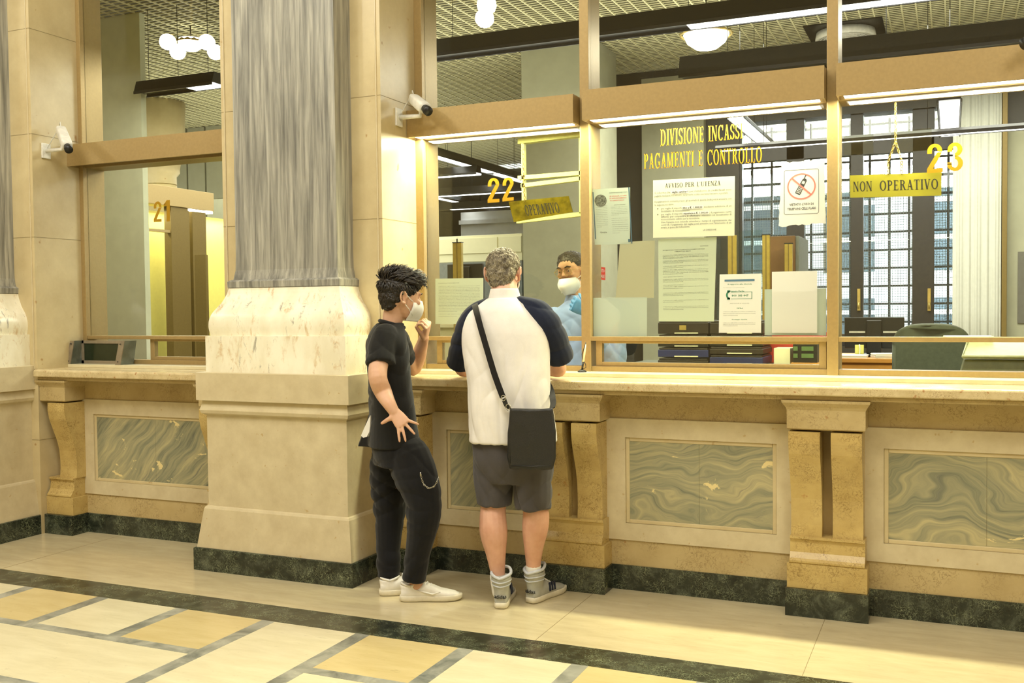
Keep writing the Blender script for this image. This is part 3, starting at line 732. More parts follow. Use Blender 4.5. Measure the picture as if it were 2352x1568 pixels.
# ------------------------------------------------------------ white cabinets and furniture behind window 22
t = thing('wall_cabinet', 'long cream overhead cabinet behind the man\'s head, below the strip lights', 'cabinet', (xat(1100, 570, 10.1), 10.1, zat(1100, 597, 10.1)))
a, b = at(960, 545, 10.1), at(1199, 597, 10.1)
M['creamlam'] = flat('cream_laminate', srgb(240, 236, 200), 0.4, var=0.01)
MB().box(a.x, b.x, 10.1, 10.5, b.z, zat(1100, 540, 10.1)).build('body', M['creamlam'], t, bevel=0.003)
for u in (958, 1048, 1145):
    x0 = xat(u, 570, 10.09); x1 = xat(u+95 if u < 1100 else 1198, 570, 10.09)
    MB().box(x0+0.003, x1-0.003, 10.085, 10.1, b.z+0.09, zat(1100, 545, 10.1)-0.005).build('door', M['creamlam'], t, bevel=0.002)
MB().box(a.x, b.x, 10.09, 10.5, b.z-0.06, b.z).build('light_rail', flat('grey_rail', srgb(150, 150, 130), 0.5), t)
M['glassscreen'] = glass_mat('screen_glass', (0.80, 0.88, 0.88), 0.8)
M['bluegrey'] = flat('blue_grey_partition', srgb(120, 128, 130), 0.5)
tag(MB().box(xat(960, 650, 9.98), xat(1199, 650, 9.98), 9.98, 10.03, ZOF, zat(1100, 602, 9.98)).build('office_partition', M['bluegrey']), 'blue grey partition under the cream cabinet, behind the man', 'partition')
t = thing('window_frame_unit', 'white framed hatch with shelf lines beside the OPERATIVO sign', 'frame', at(1260, 400, 5.8), None)
M['palefr'] = flat('pale_yellow_frame', srgb(226, 226, 140), 0.4)
Yf = YMB+0.04
def rectbar(mb, u0, v0, u1, v1, Y, th=0.02):
    a, b = at(u0, v0, Y), at(u1, v1, Y); mb.box(min(a.x, b.x), max(a.x, b.x), Y, Y+th, min(a.z, b.z), max(a.z, b.z))
def barpx(mb, p0, p1, wpx_, Y, th=0.02):   # slanted in the plane: bar between two photo points
    a, b = at(*p0, Y), at(*p1, Y); h = wpx_*Y/FPX*0.55
    mb.prism([(a.x, Y, a.z-h), (b.x, Y, b.z-h), (b.x, Y, b.z+h), (a.x, Y, a.z+h)], (0, th, 0))
m = MB()
barpx(m, (1189, 324), (1345, 305), 12, Yf, 0.05); m.build('top_bar', M['palefr'], t)
m = MB(); barpx(m, (1189, 408), (1345, 396), 9, Yf, 0.05); m.build('shelf_bar', M['palefr'], t)
m = MB(); barpx(m, (1196, 426), (1345, 408), 9, Yf, 0.04); m.build('lower_bar', M['palefr'], t)
m = MB(); barpx(m, (1186, 508), (1345, 490), 9, Yf, 0.04); m.build('bottom_bar', M['palefr'], t)
m = MB(); rectbar(m, 1197, 330, 1205, 460, Yf, 0.03); rectbar(m, 1329, 316, 1333, 490, Yf, 0.03); m.build('upright', M['palefr'], t)

def monitor(name, label, u0, u1, v0, v1, Y, stand_z):
    a, b = at(u0, v0, Y), at(u1, v1, Y); xm = (a.x+b.x)/2
    t = thing(name, label, 'monitor', (xm, Y, stand_z))
    MB().box(a.x, b.x, Y, Y+0.03, b.z, a.z).build('casing', M['black'], t, bevel=0.004)
    MB().box(xm-0.05, xm+0.05, Y-0.03, Y-0.002, stand_z+0.02, a.z-0.02).build('stand_neck', M['black'], t, bevel=0.006)
    MB().box(xm-0.13, xm+0.13, Y-0.1, Y+0.1, stand_z, stand_z+0.02).build('stand_foot', M['black'], t, bevel=0.005)
    s = MB()
    for q in (-1, 1): s.box(xm+q*0.06, xm+q*(b.x-a.x)*0.42, Y-0.012, Y-0.001, (a.z+b.z)/2, (a.z+b.z)/2+0.012)
    s.build('vent_ridge', M['white_metal'], t)
    return t
M['orange'] = flat('orange_beech_veneer', srgb(206, 146, 66), 0.45, var=0.06, scale=5)
def desk(label, x0, x1, y0, y1, ztop, mat):
    t = thing('office_desk', label, 'desk', ((x0+x1)/2, (y0+y1)/2, ZOF))
    MB().box(x0, x1, y0, y1, ztop-0.03, ztop).build('desktop', mat, t, bevel=0.004)
    MB().box(x0+0.02, x1-0.02, y0+0.03, y0+0.05, ZOF+0.1, ztop-0.03).build('modesty_panel', mat, t)
    for x in (x0+0.03, x1-0.03):
        for y in (y0+0.03, y1-0.06):
            MB().box(x-0.025, x+0.025, y, y+0.05, ZOF, ztop-0.03).build('leg', M['lumi'], t)
    return t
YDk = 7.2; zdk = zat(1990, 823, YDk)
xd0 = xat(1800, 830, YDk)
desk('orange beech desk behind windows DIVISIONE INCASSI and 23, carrying the monitor', xd0, 0.9, YDk, YDk+0.8, zdk, M['orange'])
monitor('monitor', 'black monitor seen from behind on the orange desk, left of the green chair', 1940, 2077, 729, 800, YDk+0.3, zdk)
# cable, papers and small things on the desk
cb = MB(); p0 = at(1976, 790, YDk+0.25)
cb.tube([p0+Vector((0, -0.07, 0)), p0+Vector((0.005, -0.09, -0.03)), p0+Vector((0, -0.06, -0.08)), (p0.x-0.05, p0.y-0.05, zdk+0.006)], 0.004)
tag(cb.build('cable', M['white_metal']), 'white cable hanging behind the black monitor onto the orange desk', 'cable')
M['paper'] = flat('white_paper', srgb(240, 240, 232), 0.7, var=0.01)
M['yellowpaper'] = flat('yellow_paper', srgb(226, 224, 120), 0.7, var=0.01)
def papers(name, label, u, Y, zt, w_, d_, h_, mat, rot=0.0, cat='papers', group=None):
    c = at(u, 820, Y); Mx = Matrix.Translation((c.x, Y, zt+h_/2)) @ Matrix.Rotation(rot, 4, 'Z')
    m = MB(); n = max(1, int(h_/0.004)); hh = h_/n
    for k in range(n):
        m.cbox(Matrix.Translation((c.x+random.uniform(-.004, .004), Y+random.uniform(-.004, .004), zt+hh*(k+0.5))) @ Matrix.Rotation(rot+random.uniform(-.02, .02), 4, 'Z'), w_, d_, hh*0.96)
    return tag(m.build(name, mat), label, cat, group)
papers('paper_stack', 'thick white paper stack on the orange desk, under the monitor', 1958, YDk+0.10, zdk, 0.20, 0.16, 0.02, M['paper'])
papers('paper_stack', 'curled magazines and papers on the orange desk beside the green chair', 2040, YDk+0.11, zdk, 0.2, 0.14, 0.032, M['paper'], 0.3)
tag(MB().box(xat(1966, 800, YDk+0.28), xat(1986, 800, YDk+0.28), YDk+0.2, YDk+0.21, zdk+0.021, zdk+0.085).build('sticky_note_block', M['yellowpaper']), 'yellow note pad standing under the monitor', 'note pad')

# green chair
M['chairgreen'] = flat('dark_green_upholstery', srgb(78, 84, 70), 0.7, var=0.06, scale=40)
Yc = 6.35; c0 = at(2138, 800, Yc)
t = thing('office_chair', 'dark green office chair with a wide rounded back, behind window 23', 'chair', (c0.x, Yc+0.15, ZOF))
xl, xr = xat(2047, 800, Yc), xat(2231, 800, Yc); ztp = zat(2140, 742, Yc); zs = zat(2140, 775, Yc); zbt = ZOF+0.52
def back_outline(n=40):
    P = [(xl+0.01, zbt), (xl, zbt+0.2), (xl, zs-0.06)]
    for k in range(n+1):
        a = PI-PI*k/n; P.append(((xl+xr)/2+(xr-xl)/2*math.copysign(abs(math.cos(a))**0.75, math.cos(a)), zs-0.06+(ztp-zs+0.06)*math.sin(a)**0.75))
    P += [(xr, zbt+0.2), (xr-0.01, zbt)]
    return P
P = back_outline(); xm = (xl+xr)/2; zm = (zbt+ztp)/2
rings = []
for k, (sc2, dy) in enumerate(((0.90, -0.035), (0.97, -0.028), (1.0, -0.01), (1.0, 0.02), (0.96, 0.045), (0.88, 0.05))):
    rings.append([(xm+(x-xm)*sc2, Yc+dy+0.10*(((x-xm)/(xr-xm))**2), zm+(z-zm)*(0.5+0.5*sc2) if k in (0, 5) else zm+(z-zm)*sc2) for x, z in P])
MB().loft(rings).build('backrest', M['chairgreen'], t)
MB().box(xl+0.02, xr-0.02, Yc+0.12, Yc+0.6, ZOF+0.44, ZOF+0.54).build('seat', M['chairgreen'], t, bevel=0.04, seg=4)
MB().tube([(xm, Yc+0.35, ZOF+0.06), (xm, Yc+0.35, ZOF+0.46)], 0.03).build('gas_lift', M['black'], t)
MB().tube([(xm, Yc+0.3, ZOF+0.46), (xm, Yc+0.09, ZOF+0.5), (xm, Yc+0.07, ZOF+0.75)], 0.022).build('back_bar', M['black'], t)
for k in range(5):
    q = 2*PI*k/5; e = Vector((xm+0.28*math.cos(q), Yc+0.35+0.28*math.sin(q), ZOF+0.06))
    MB().tube([(xm, Yc+0.35, ZOF+0.1), e], [0.03, 0.018]).build('base_leg', M['black'], t)
    MB().ball(e-Vector((0, 0, 0.028)), 0.03, 10, 6).build('castor', M['black'], t)
# inner ledge just behind the glass and the green tray on it
struct(MB().box(PIER_R, 2.4, YMB, YMB+0.42, ZC0+0.02, ZSILL-0.01), 'trim_8', M['ledge'])
zl = ZSILL-0.01
M['palegreen'] = flat('pale_green_plastic', srgb(178, 182, 140), 0.4)
M['olive'] = flat('olive_green_plastic', srgb(110, 114, 84), 0.5)
Yt = YMB+0.05; a = at(2203, 848, Yt)
t = thing('document_scale', 'green machine with a raised pale green tray, on the ledge behind window 23', 'machine', (a.x+0.25, Yt+0.15, zl))
za_, zb_2 = zat(2280, 826, Yt), zat(2280, 788, Yt)
xa, xb = xat(2205, 840, Yt), 0.50
MB().loft([[(xa, Yt, zl), (xb, Yt, zl), (xb, Yt+0.32, zl), (xa, Yt+0.32, zl)], [(xa+0.02, Yt+0.02, za_), (xb, Yt+0.02, za_), (xb, Yt+0.3, za_), (xa+0.02, Yt+0.3, za_)]], smooth=False).build('base', M['olive'], t, bevel=0.004)
tr = MB(); x0 = xat(2210, 800, Yt); zt_ = zb_2+0.0
tr.prism([(x0, Yt+0.0, za_+0.003), (xb, Yt+0.0, za_+0.003), (xb, Yt+0.2, zt_), (x0+0.03, Yt+0.2, zt_)], (0, 0.012, 0.012)); tr.build('tray', M['palegreen'], t, bevel=0.003)
rm = MB(); rm.tube([(x0+0.03, Yt+0.2, zt_+0.012), (x0, Yt, za_+0.016), (xb, Yt, za_+0.016)], 0.006); rm.build('tray_rim', M['palegreen'], t)
papers('paper_sheaf', 'loose white sheets sticking out left of the pale green tray', 2222, Yt+0.25, zt_+0.02, 0.22, 0.16, 0.008, M['paper'], 0.1)
pb = MB(); a, b = at(2262, 783, 6.1), at(2352, 800, 6.1)
tag(pb.box(a.x, a.x+0.5, 6.1, 6.45, ZOF, b.z+0.03).build('white_box', M['paper'], bevel=0.004), 'large white box behind the pale green tray', 'box')
# ------------------------------------------------------------ lettering
def text_shape(s, res=2, bold=0.0):
    """outline of a line of text with the built-in font: (verts2d, faces), normalised to the unit box"""
    cu = bpy.data.curves.new('t', 'FONT'); cu.body = s; cu.resolution_u = res; cu.offset = bold
    ob = bpy.data.objects.new('t', cu); C.objects.link(ob)
    dg = bpy.context.evaluated_depsgraph_get(); me = bpy.data.meshes.new_from_object(ob.evaluated_get(dg))
    vs = [(v.co.x, v.co.y) for v in me.vertices]; fs = [tuple(p.vertices) for p in me.polygons]
    bpy.data.objects.remove(ob); bpy.data.curves.remove(cu); bpy.data.meshes.remove(me)
    return vs, fs
def seg_quad(x0, y0, x1, y1, w):
    d = math.hypot(x1-x0, y1-y0); nx, ny = -(y1-y0)/d*w/2, (x1-x0)/d*w/2
    return [(x0+nx, y0+ny), (x1+nx, y1+ny), (x1-nx, y1-ny), (x0-nx, y0-ny)]
TK, TN, SF = 0.15, 0.065, 0.045
def serif_glyph(ch):
    q = []; w_ = 0.7                    # q = quads
    def R(x0, y0, x1, y1): q.append([(x0, y0), (x1, y0), (x1, y1), (x0, y1)])
    def stem(x, y0=0, y1=1, s=(1, 1), t=TK):
        R(x-t/2, y0, x+t/2, y1)
        if s[0]: R(x-t/2-0.07, y0, x+t/2+0.07, y0+SF)
        if s[1]: R(x-t/2-0.07, y1-SF, x+t/2+0.07, y1)
    def dia(x0, y0, x1, y1, t): 
        q.append([(x0-t/2, y0), (x0+t/2, y0), (x1+t/2, y1), (x1-t/2, y1)])
    def arc(cx, cy, rx, ry, a0, a1, tv=TK, th=TN, n=10):
        for i in range(n):
            a, b = math.radians(a0+(a1-a0)*i/n), math.radians(a0+(a1-a0)*(i+1)/n)
            q.append([(cx+rx*math.cos(a), cy+ry*math.sin(a)), (cx+rx*math.cos(b), cy+ry*math.sin(b)),
                      (cx+(rx-tv)*math.cos(b), cy+(ry-th)*math.sin(b)), (cx+(rx-tv)*math.cos(a), cy+(ry-th)*math.sin(a))])
    if ch == 'I': stem(0.16); w_ = 0.32
    elif ch == 'D': stem(0.17); arc(0.28, 0.5, 0.42, 0.5, -90, 90); R(0.17, 0, 0.3, TN); R(0.17, 1-TN, 0.3, 1); w_ = 0.74
    elif ch == 'V': dia(0.31, 0, 0.12, 1, TK); dia(0.31, 0, 0.55, 1, TN); R(0, 1-SF, 0.25, 1); R(0.44, 1-SF, 0.66, 1); w_ = 0.66
    elif ch == 'A': dia(0.53, 0, 0.33, 1, TK); dia(0.11, 0, 0.33, 1, TN); R(0.0, 0, 0.22, SF); R(0.42, 0, 0.68, SF); R(0.18, 0.3, 0.48, 0.3+TN); w_ = 0.68
    elif ch == 'S': arc(0.27, 0.74, 0.24, 0.26, 20, 270, 0.13); arc(0.27, 0.26, 0.25, 0.26, -160, 90, 0.15); R(0.46, 0.7, 0.50, 0.98); R(0.02, 0.02, 0.06, 0.3); w_ = 0.54
    elif ch == 'O': arc(0.36, 0.5, 0.35, 0.51, 0, 360, n=20); w_ = 0.72
    elif ch == 'C': arc(0.36, 0.5, 0.35, 0.51, 45, 315, n=16); R(0.58, 0.66, 0.63, 1.0); w_ = 0.67
    elif ch == 'G': arc(0.36, 0.5, 0.35, 0.51, 45, 320, n=16); R(0.58, 0.7, 0.63, 1.0); R(0.50, 0.08, 0.64, 0.42); R(0.43, 0.40, 0.70, 0.40+SF); w_ = 0.72
    elif ch == 'N': stem(0.12, t=TN); stem(0.60, s=(0, 1), t=TN); dia(0.6, 0, 0.14, 1, TK); w_ = 0.73
    elif ch == 'M': stem(0.11, t=TN); stem(0.70, t=TK); dia(0.39, 0, 0.15, 1, TK*0.9); dia(0.39, 0, 0.66, 1, TN); w_ = 0.86
    elif ch == 'E': stem(0.17); R(0.17, 0, 0.53, TN); R(0.17, 1-TN, 0.52, 1); R(0.17, 0.48, 0.42, 0.48+TN); R(0.49, 0, 0.53, 0.22); R(0.48, 0.78, 0.52, 1); R(0.40, 0.4, 0.43, 0.62); w_ = 0.59
    elif ch == 'L': stem(0.17); R(0.17, 0, 0.52, TN); R(0.48, 0, 0.52, 0.26); w_ = 0.57
    elif ch == 'T': stem(0.30, s=(1, 0)); R(0.02, 1-TN, 0.58, 1); R(0.02, 0.76, 0.06, 1); R(0.54, 0.76, 0.58, 1); w_ = 0.61
    elif ch == 'P': stem(0.17); arc(0.28, 0.74, 0.29, 0.26, -90, 90, 0.14); R(0.17, 0.48, 0.3, 0.48+TN); R(0.17, 1-TN, 0.3, 1); w_ = 0.60
    elif ch == 'R': stem(0.17); arc(0.28, 0.75, 0.28, 0.25, -90, 90, 0.14); R(0.17, 0.5, 0.3, 0.5+TN); R(0.17, 1-TN, 0.3, 1); dia(0.58, 0, 0.36, 0.52, TK); R(0.50, 0, 0.72, SF); w_ = 0.70
    elif ch == 'U': stem(0.16, 0.25, 1, (0, 1)); stem(0.56, 0.25, 1, (0, 1), TN); arc(0.335, 0.26, 0.26, 0.27, 180, 360, 0.13); w_ = 0.70
    elif ch == 'Z': R(0.03, 1-TN, 0.52, 1); R(0.03, 0, 0.54, TN); dia(0.12, 0, 0.44, 1, TK); R(0.03, 0.76, 0.07, 1); R(0.50, 0, 0.54, 0.26); w_ = 0.58
    elif ch == "'": R(0.05, 0.72, 0.14, 1); w_ = 0.2
    else: w_ = 0.38
    return q, w_
def serif_shape(s, gap=0.06):
    vs, fs, x = [], [], 0
    for ch in s:
        q, w_ = serif_glyph(ch)
        for k in q:
            n = len(vs); vs += [(a+x, b) for a, b in k]; fs.append(tuple(range(n, n+4)))
        x += w_+gap
    return vs, fs
def place(mb, shape, P, Xa, Ya, a0, a1, b0, b1, lift):
    """fit a 2d shape into the box a0..a1 x b0..b1 of the frame P + a*Xa + b*Ya"""
    vs, fs = shape
    x0 = min(v[0] for v in vs); x1 = max(v[0] for v in vs); y0 = min(v[1] for v in vs); y1 = max(v[1] for v in vs)
    nn = Xa.cross(Ya).normalized()*lift
    mb.add([P+Xa*(a0+(a1-a0)*(v[0]-x0)/(x1-x0))+Ya*(b0+(b1-b0)*(v[1]-y0)/max(y1-y0, 1e-6))+nn for v in vs], fs, False)
M['paper'] = paper_mat('translucent_white_paper', srgb(232, 232, 226))
M['ink'] = flat('black_ink', srgb(40, 40, 38), 0.7, var=0)
M['greyink'] = flat('grey_ink', srgb(84, 88, 82), 0.7, var=0)
M['gold_paint'] = flat('golden_yellow_lettering', srgb(196, 146, 28), 0.35, var=0.02)
M['pale_green_paper'] = paper_mat('pale_greenish_paper', srgb(236, 242, 226))
M['cream_paper'] = paper_mat('cream_paper', srgb(222, 222, 200))
M['beige_paper'] = paper_mat('beige_paper', srgb(218, 216, 192))
M['grey_paper'] = paper_mat('pale_grey_paper', srgb(226, 234, 226))
M['red_ink'] = flat('red_ink', srgb(206, 60, 48), 0.6, var=0)
M['salmon_ink'] = flat('salmon_red_ink', srgb(214, 104, 92), 0.6, var=0)
M['blue_ink'] = flat('blue_ink', srgb(70, 104, 128), 0.6, var=0)
M['green_ink'] = flat('green_ink', srgb(40, 110, 84), 0.6, var=0)
YP = YGL+0.014
YO = YGL-0.004
class Sheet:
    def __init__(s, tl, tr, bl, mat, label, Y=YP, name='paper_notice', cat='notice', group=None, br=None, th=0.0008):
        s.P = at(*bl, Y); TL, TR = at(*tl, Y), at(*tr, Y); s.Y = TL-s.P; s.X = TR-TL; s.n = s.X.cross(s.Y).normalized()
        BR = at(*br, Y) if br else s.P+s.X
        o = MB().prism([s.P, BR, TR, TL], (0, th, 0)).build(name, mat); tag(o, label, cat, group); s.o = o
    def layer(s, name, mat, fill, lift=0.0006):
        mb = MB(); fill(mb, lift); return mb.build(name, mat, s.o)
    def lines(s, L, name='printed_text', mat=None, lift=0.0006):
        mb = MB()
        for (tx, a0, a1, b, h) in L: place(mb, text_shape(tx, 1, 0.022 if mat else 0.007), s.P, s.X, s.Y, a0, a1, b-h/2, b+h/2, lift)
        return mb.build(name, mat or M['greyink'], s.o)
    def serif(s, tx, a0, a1, b0, b1, name='title', mat=None):
        mb = MB(); place(mb, serif_shape(tx), s.P, s.X, s.Y, a0, a1, b0, b1, 0.0006); return mb.build(name, mat or M['ink'], s.o)
    def quad(s, mb, a0, a1, b0, b1, lift):
        mb.add([s.P+s.X*a+s.Y*b+s.n*lift for a, b in ((a0, b0), (a1, b0), (a1, b1), (a0, b1))], [(0, 1, 2, 3)], False)
def body(words, a0, a1, b_top, b_bot, n, h, seed=1):
    """a block of n justified lines"""
    rnd = random.Random(seed); out = []; k = 0
    for i in range(n):
        ln = []
        while len(' '.join(ln)) < 70*(a1-a0)/0.8: ln.append(words[k % len(words)]); k += 1
        out.append((' '.join(ln), a0, a1 if i < n-1 else a0+(a1-a0)*0.45, b_top+(b_bot-b_top)*i/max(n-1, 1), h))
    return out
W_IT = ('si informa che i vaglia cambiari per il rimborso di crediti fiscali sono pagabili presso gli sportelli di questa sede '
        'previa esibizione di un documento di riconoscimento e del codice fiscale del richiedente ai sensi della legge').split()
# the main notice
s = Sheet((1500, 414), (1688, 404), (1500, 546), M['cream_paper'], 'cream notice headed AVVISO PER L\'UTENZA, largest sheet in the window', br=(1687, 541), Y=YO)
s.serif("AVVISO PER L'UTENZA", 0.15, 0.83, 0.855, 0.935)
s.lines([("Si informa che i vaglia cambiari per il rimborso di crediti fiscali sono", .02, .96, .775, .045),
 ("pagabili mediante versamento sul proprio conto corrente bancario o postale.", .02, .92, .72, .045),
 ("Il pagamento in contanti presso gli sportelli di questa Sede potrà avvenire con", .02, .96, .62, .045),
 ("le seguenti modalità:", .02, .26, .565, .045),
 ("per vaglia di importo sino a €. 1.000,00, mediante esibizione di un", .10, .96, .50, .045),
 ("documento di riconoscimento;", .10, .46, .455, .045),
 ("per vaglia di importo superiore a €. 1.000,00, il pagamento verrà", .10, .96, .40, .045),
 ("differito per consentire di effettuare i riscontri sul documento di", .10, .96, .355, .045),
 ("riconoscimento esibito per la riscossione.", .10, .58, .31, .045),
 ("Ove l'utente non intenda attendere i tempi di espletamento dei", .10, .96, .26, .045),
 ("controlli, il pagamento del vaglia potrà avvenire con l'intervento di un", .10, .96, .215, .045),
 ("notaio, a spese del richiedente.", .10, .46, .17, .045), ("LA DIREZIONE", .62, .78, .11, .03)])
s.layer('word_ground', M['paper'], lambda mb, l: [s.quad(mb, *q, l+0.0003) for q in ((.225, .44, .75, .80), (.36, .62, .475, .527), (.37, .69, .375, .427))])
s.lines([("vaglia cambiari", .235, .43, .775, .05), ("sino a €. 1.000,00", .37, .61, .50, .05), ("superiore a €. 1.000,00", .38, .68, .40, .05), ("+", .05, .07, .50, .03), ("+", .05, .07, .40, .03)], 'printed_words', M['ink'], 0.0012)
# closely printed page
s = Sheet((1512, 550), (1646, 544), (1513, 738), M['pale_green_paper'], 'closely printed pale green page hanging below the AVVISO notice', br=(1640, 738), Y=YP+0.003)
L = [("02/07/2020", .72, .86, .90, .012), ("INFORMATIVA PER L'UTENZA SULLE MODALITA DI PAGAMENTO DEI VAGLIA", .08, .80, .865, .012), ("CAMBIARI E DEI CREDITI", .28, .56, .845, .012)]
for (t0, b0, n) in ((.805, .765, 4), (.735, .71, 3), (.67, .65, 2), (.625, .575, 4), (.54, .53, 1), (.51, .48, 3), (.44, .44, 1), (.42, .40, 2), (.345, .315, 3), (.255, .235, 2), (.18, .145, 3)):
    L += body(W_IT, .08, .86, t0, b0, n, .0105)
s.lines(L)
s = Sheet((1424, 556), (1504, 552), (1414, 684), M['beige_paper'], 'blank beige sheet left of the closely printed page', name='blank_paper', cat='paper', br=(1502, 684), Y=YP+0.001)
Sheet((1361, 684), (1486, 682), (1361, 774), M['grey_paper'], 'blank pale grey sheet low in the left corner of the DIVISIONE INCASSI window', name='blank_paper', cat='paper')
# flyer with a photo
s = Sheet((1359, 435), (1447, 430), (1366, 562), M['grey_paper'], 'small leaflet with a round photo and blue edge stripes beside the mullion', name='leaflet', cat='leaflet', br=(1447, 560))
def f(mb, l):
    s.quad(mb, 0.955, 0.985, 0, 1, l); s.quad(mb, 0.02, 0.045, 0.1, 0.95, l); s.quad(mb, .88, .94, .03, .08, l)
s.layer('blue_stripe', M['blue_ink'], f)
mb = MB(); mb.add([s.P+s.X*(0.22+0.16*math.cos(q))+s.Y*(0.79+0.11*math.sin(q))+s.n*0.0006 for q in [2*PI*k/24 for k in range(24)]], [tuple(range(24))], False)
mb.build('round_photo', flat('photo_print', srgb(120, 124, 116), 0.5, var=0.4, scale=90), s.o)
s.lines([("SI VAGLIA: 3 ORE", .46, .90, .86, .02), ("DI APPUNTAMENTO", .46, .90, .82, .02), ("TI ASPETTANO", .46, .84, .78, .02)], 'red_heading', M['salmon_ink'])
s.lines([("IDENTIFICAZIONE FONTI", .46, .92, .92, .018), ("CHE RICHIEDERE?", .56, .86, .70, .014)]+body(W_IT, .08, .38, .70, .32, 13, .010)+body(W_IT, .48, .90, .66, .52, 6, .010)+body(W_IT, .48, .90, .46, .20, 8, .010)+[("Grazie", .16, .34, .22, .03)])
# numero verde
s = Sheet((1653, 630), (1749, 628), (1651, 764), M['paper'], 'white sheet with the green-framed phone number 800 183 447', br=(1748, 764), Y=YO)
def f(mb, l): s.quad(mb, .12, .84, .875, .91, l)
s.layer('blue_band', M['blue_ink'], f)
def f(mb, l):
    for q in ((.28, .78, .69, .697), (.28, .78, .575, .582), (.775, .79, .575, .697)): s.quad(mb, *q, l)
    for k in range(8):
        a = math.radians(110+140*k/7); b = math.radians(110+140*(k+1)/7)
        pts = [(0.26+0.10*math.cos(a), 0.645+0.075*math.sin(a)), (0.26+0.10*math.cos(b), 0.645+0.075*math.sin(b)), (0.26+0.055*math.cos(b), 0.645+0.05*math.sin(b)), (0.26+0.055*math.cos(a), 0.645+0.05*math.sin(a))]
        mb.add([s.P+s.X*p+s.Y*q_+s.n*l for p, q_ in pts], [(0, 1, 2, 3)], False)
    s.quad(mb, .19, .26, .69, .725, l); s.quad(mb, .19, .26, .565, .60, l)
s.layer('receiver_symbol', M['green_ink'], f)
s.lines([("Il supporto alla clientela", .2, .78, .825, .028), ("Numero Verde", .24, .60, .71, .028), ("800 183 447", .30, .70, .635, .036), ("Call Back", .42, .58, .42, .022), ("Sondaggio Qualità", .31, .68, .225, .022)], 'bold_text', M['green_ink'])
s.lines([("Per informazioni e per assistenza clienti", .1, .6, .77, .012), ("(dal lunedì al venerdì)", .26, .72, .50, .014)]+body(W_IT, .1, .88, .36, .30, 3, .012)+body(W_IT, .1, .88, .17, .12, 3, .012))
Sheet((1773, 624), (1877, 622), (1773, 764), M['paper'], 'blank bright white sheet right of the phone number sheet', name='blank_paper', cat='paper', Y=YO)
Sheet((1756, 664), (1898, 662), (1756, 770), M['grey_paper'], 'blank pale grey sheet behind the bright white one', name='blank_paper', cat='paper', Y=YP+0.004)
# no-phones sign: torn white backing with a rounded framed print
pts = []
rnd = random.Random(3)
corner = [(1794, 374), (1893, 367), (1896, 512), (1789, 520)]
for i in range(4):
    (x0, y0), (x1, y1) = corner[i], corner[(i+1) % 4]
    for k in range(14): pts.append((x0+(x1-x0)*k/14+rnd.uniform(-1.6, 1.6), y0+(y1-y0)*k/14+rnd.uniform(-1.6, 1.6)))
Yn = YO
o = MB().prism([at(u, v, Yn) for u, v in pts][::-1], (0, 0.0012, 0)).build('no_phone_sign', M['paper'])
tag(o, 'white sign with a crossed-out mobile phone, VIETATO L\'USO DI TELEFONI CELLULARI', 'sign')
s = Sheet.__new__(Sheet); s.P = at(1800, 494, Yn); TL, TR = at(1800, 391, Yn), at(1882, 386, Yn); s.Y = TL-s.P; s.X = TR-TL; s.n = s.X.cross(s.Y).normalized(); s.o = o
def rr_ring(mb, l, t_):
    out, inn = [], []
    for (cx, cy, a0) in ((.93, .95, 0), (.07, .95, 90), (.07, .05, 180), (.93, .05, 270)):
        for k in range(6):
            a = math.radians(a0+90*k/5); out.append((cx+.06*math.cos(a), cy+.045*math.sin(a))); inn.append((cx+(.06-t_)*math.cos(a), cy+(.045-t_*.8)*math.sin(a)))
    n = len(out); V = [s.P+s.X*a+s.Y*b+s.n*l for a, b in out+inn]
    mb.add(V, [(i, (i+1) % n, n+(i+1) % n, n+i) for i in range(n)], False)
s.layer('frame_line', M['ink'], lambda mb, l: rr_ring(mb, l, 0.012))
def ring(mb, l):
    n = 40; A = [2*PI*k/n for k in range(n)]; V = [s.P+s.X*(.5+.40*r*math.cos(a))+s.Y*(.62+.29*r*math.sin(a))+s.n*l for r in (1, .9) for a in A]
    mb.add(V, [(i, (i+1) % n, n+(i+1) % n, n+i) for i in range(n)], False)
    mb.add([s.P+s.X*(.5+.40*a)+s.Y*(.62+.29*b)+s.n*(l+.0006) for a, b in ((-.70, .60), (-.62, .69), (.70, -.60), (.62, -.69))], [(0, 1, 2, 3)], False)
s.layer('prohibition_ring', M['salmon_ink'], ring)
def phone(mb, l):
    c_, s_ = math.cos(math.radians(63)), math.sin(math.radians(63))
    def T(a, b): return s.P+s.X*(.5+.40*(a*c_-b*s_)*1.0)+s.Y*(.62+.30*(a*s_+b*c_))+s.n*l
    out = [(-.62, -.17), (-.5, -.2), (.5, -.16), (.62, -.08), (.62, .08), (.5, .16), (-.5, .2), (-.62, .17)]
    mb.add([T(a, b) for a, b in out], [tuple(range(8))], False)
    mb.add([T(.6, .05), (T(.95, .05)), T(.95, .12), T(.6, .12)], [(0, 1, 2, 3)], False)
s.layer('phone_symbol', M['ink'], phone, 0.0004)
def keys(mb, l):
    c_, s_ = math.cos(math.radians(63)), math.sin(math.radians(63))
    def T(a, b): return s.P+s.X*(.5+.40*(a*c_-b*s_))+s.Y*(.62+.30*(a*s_+b*c_))+s.n*l
    for i in range(5):
        for j in range(3):
            a, b = -.5+i*.12, -.1+j*.1; mb.add([T(a-.04, b-.035), T(a+.04, b-.035), T(a+.04, b+.035), T(a-.04, b+.035)], [(0, 1, 2, 3)], False)
    mb.add([T(.2, -.1), T(.42, -.1), T(.42, .1), T(.2, .1)], [(0, 1, 2, 3)], False)
s.layer('phone_keys', M['paper'], keys, 0.0007)
s.lines([("VIETATO L'USO DI", .16, .84, .225, .055), ("TELEFONI CELLULARI", .10, .90, .13, .055)], 'sign_text', M['ink'])
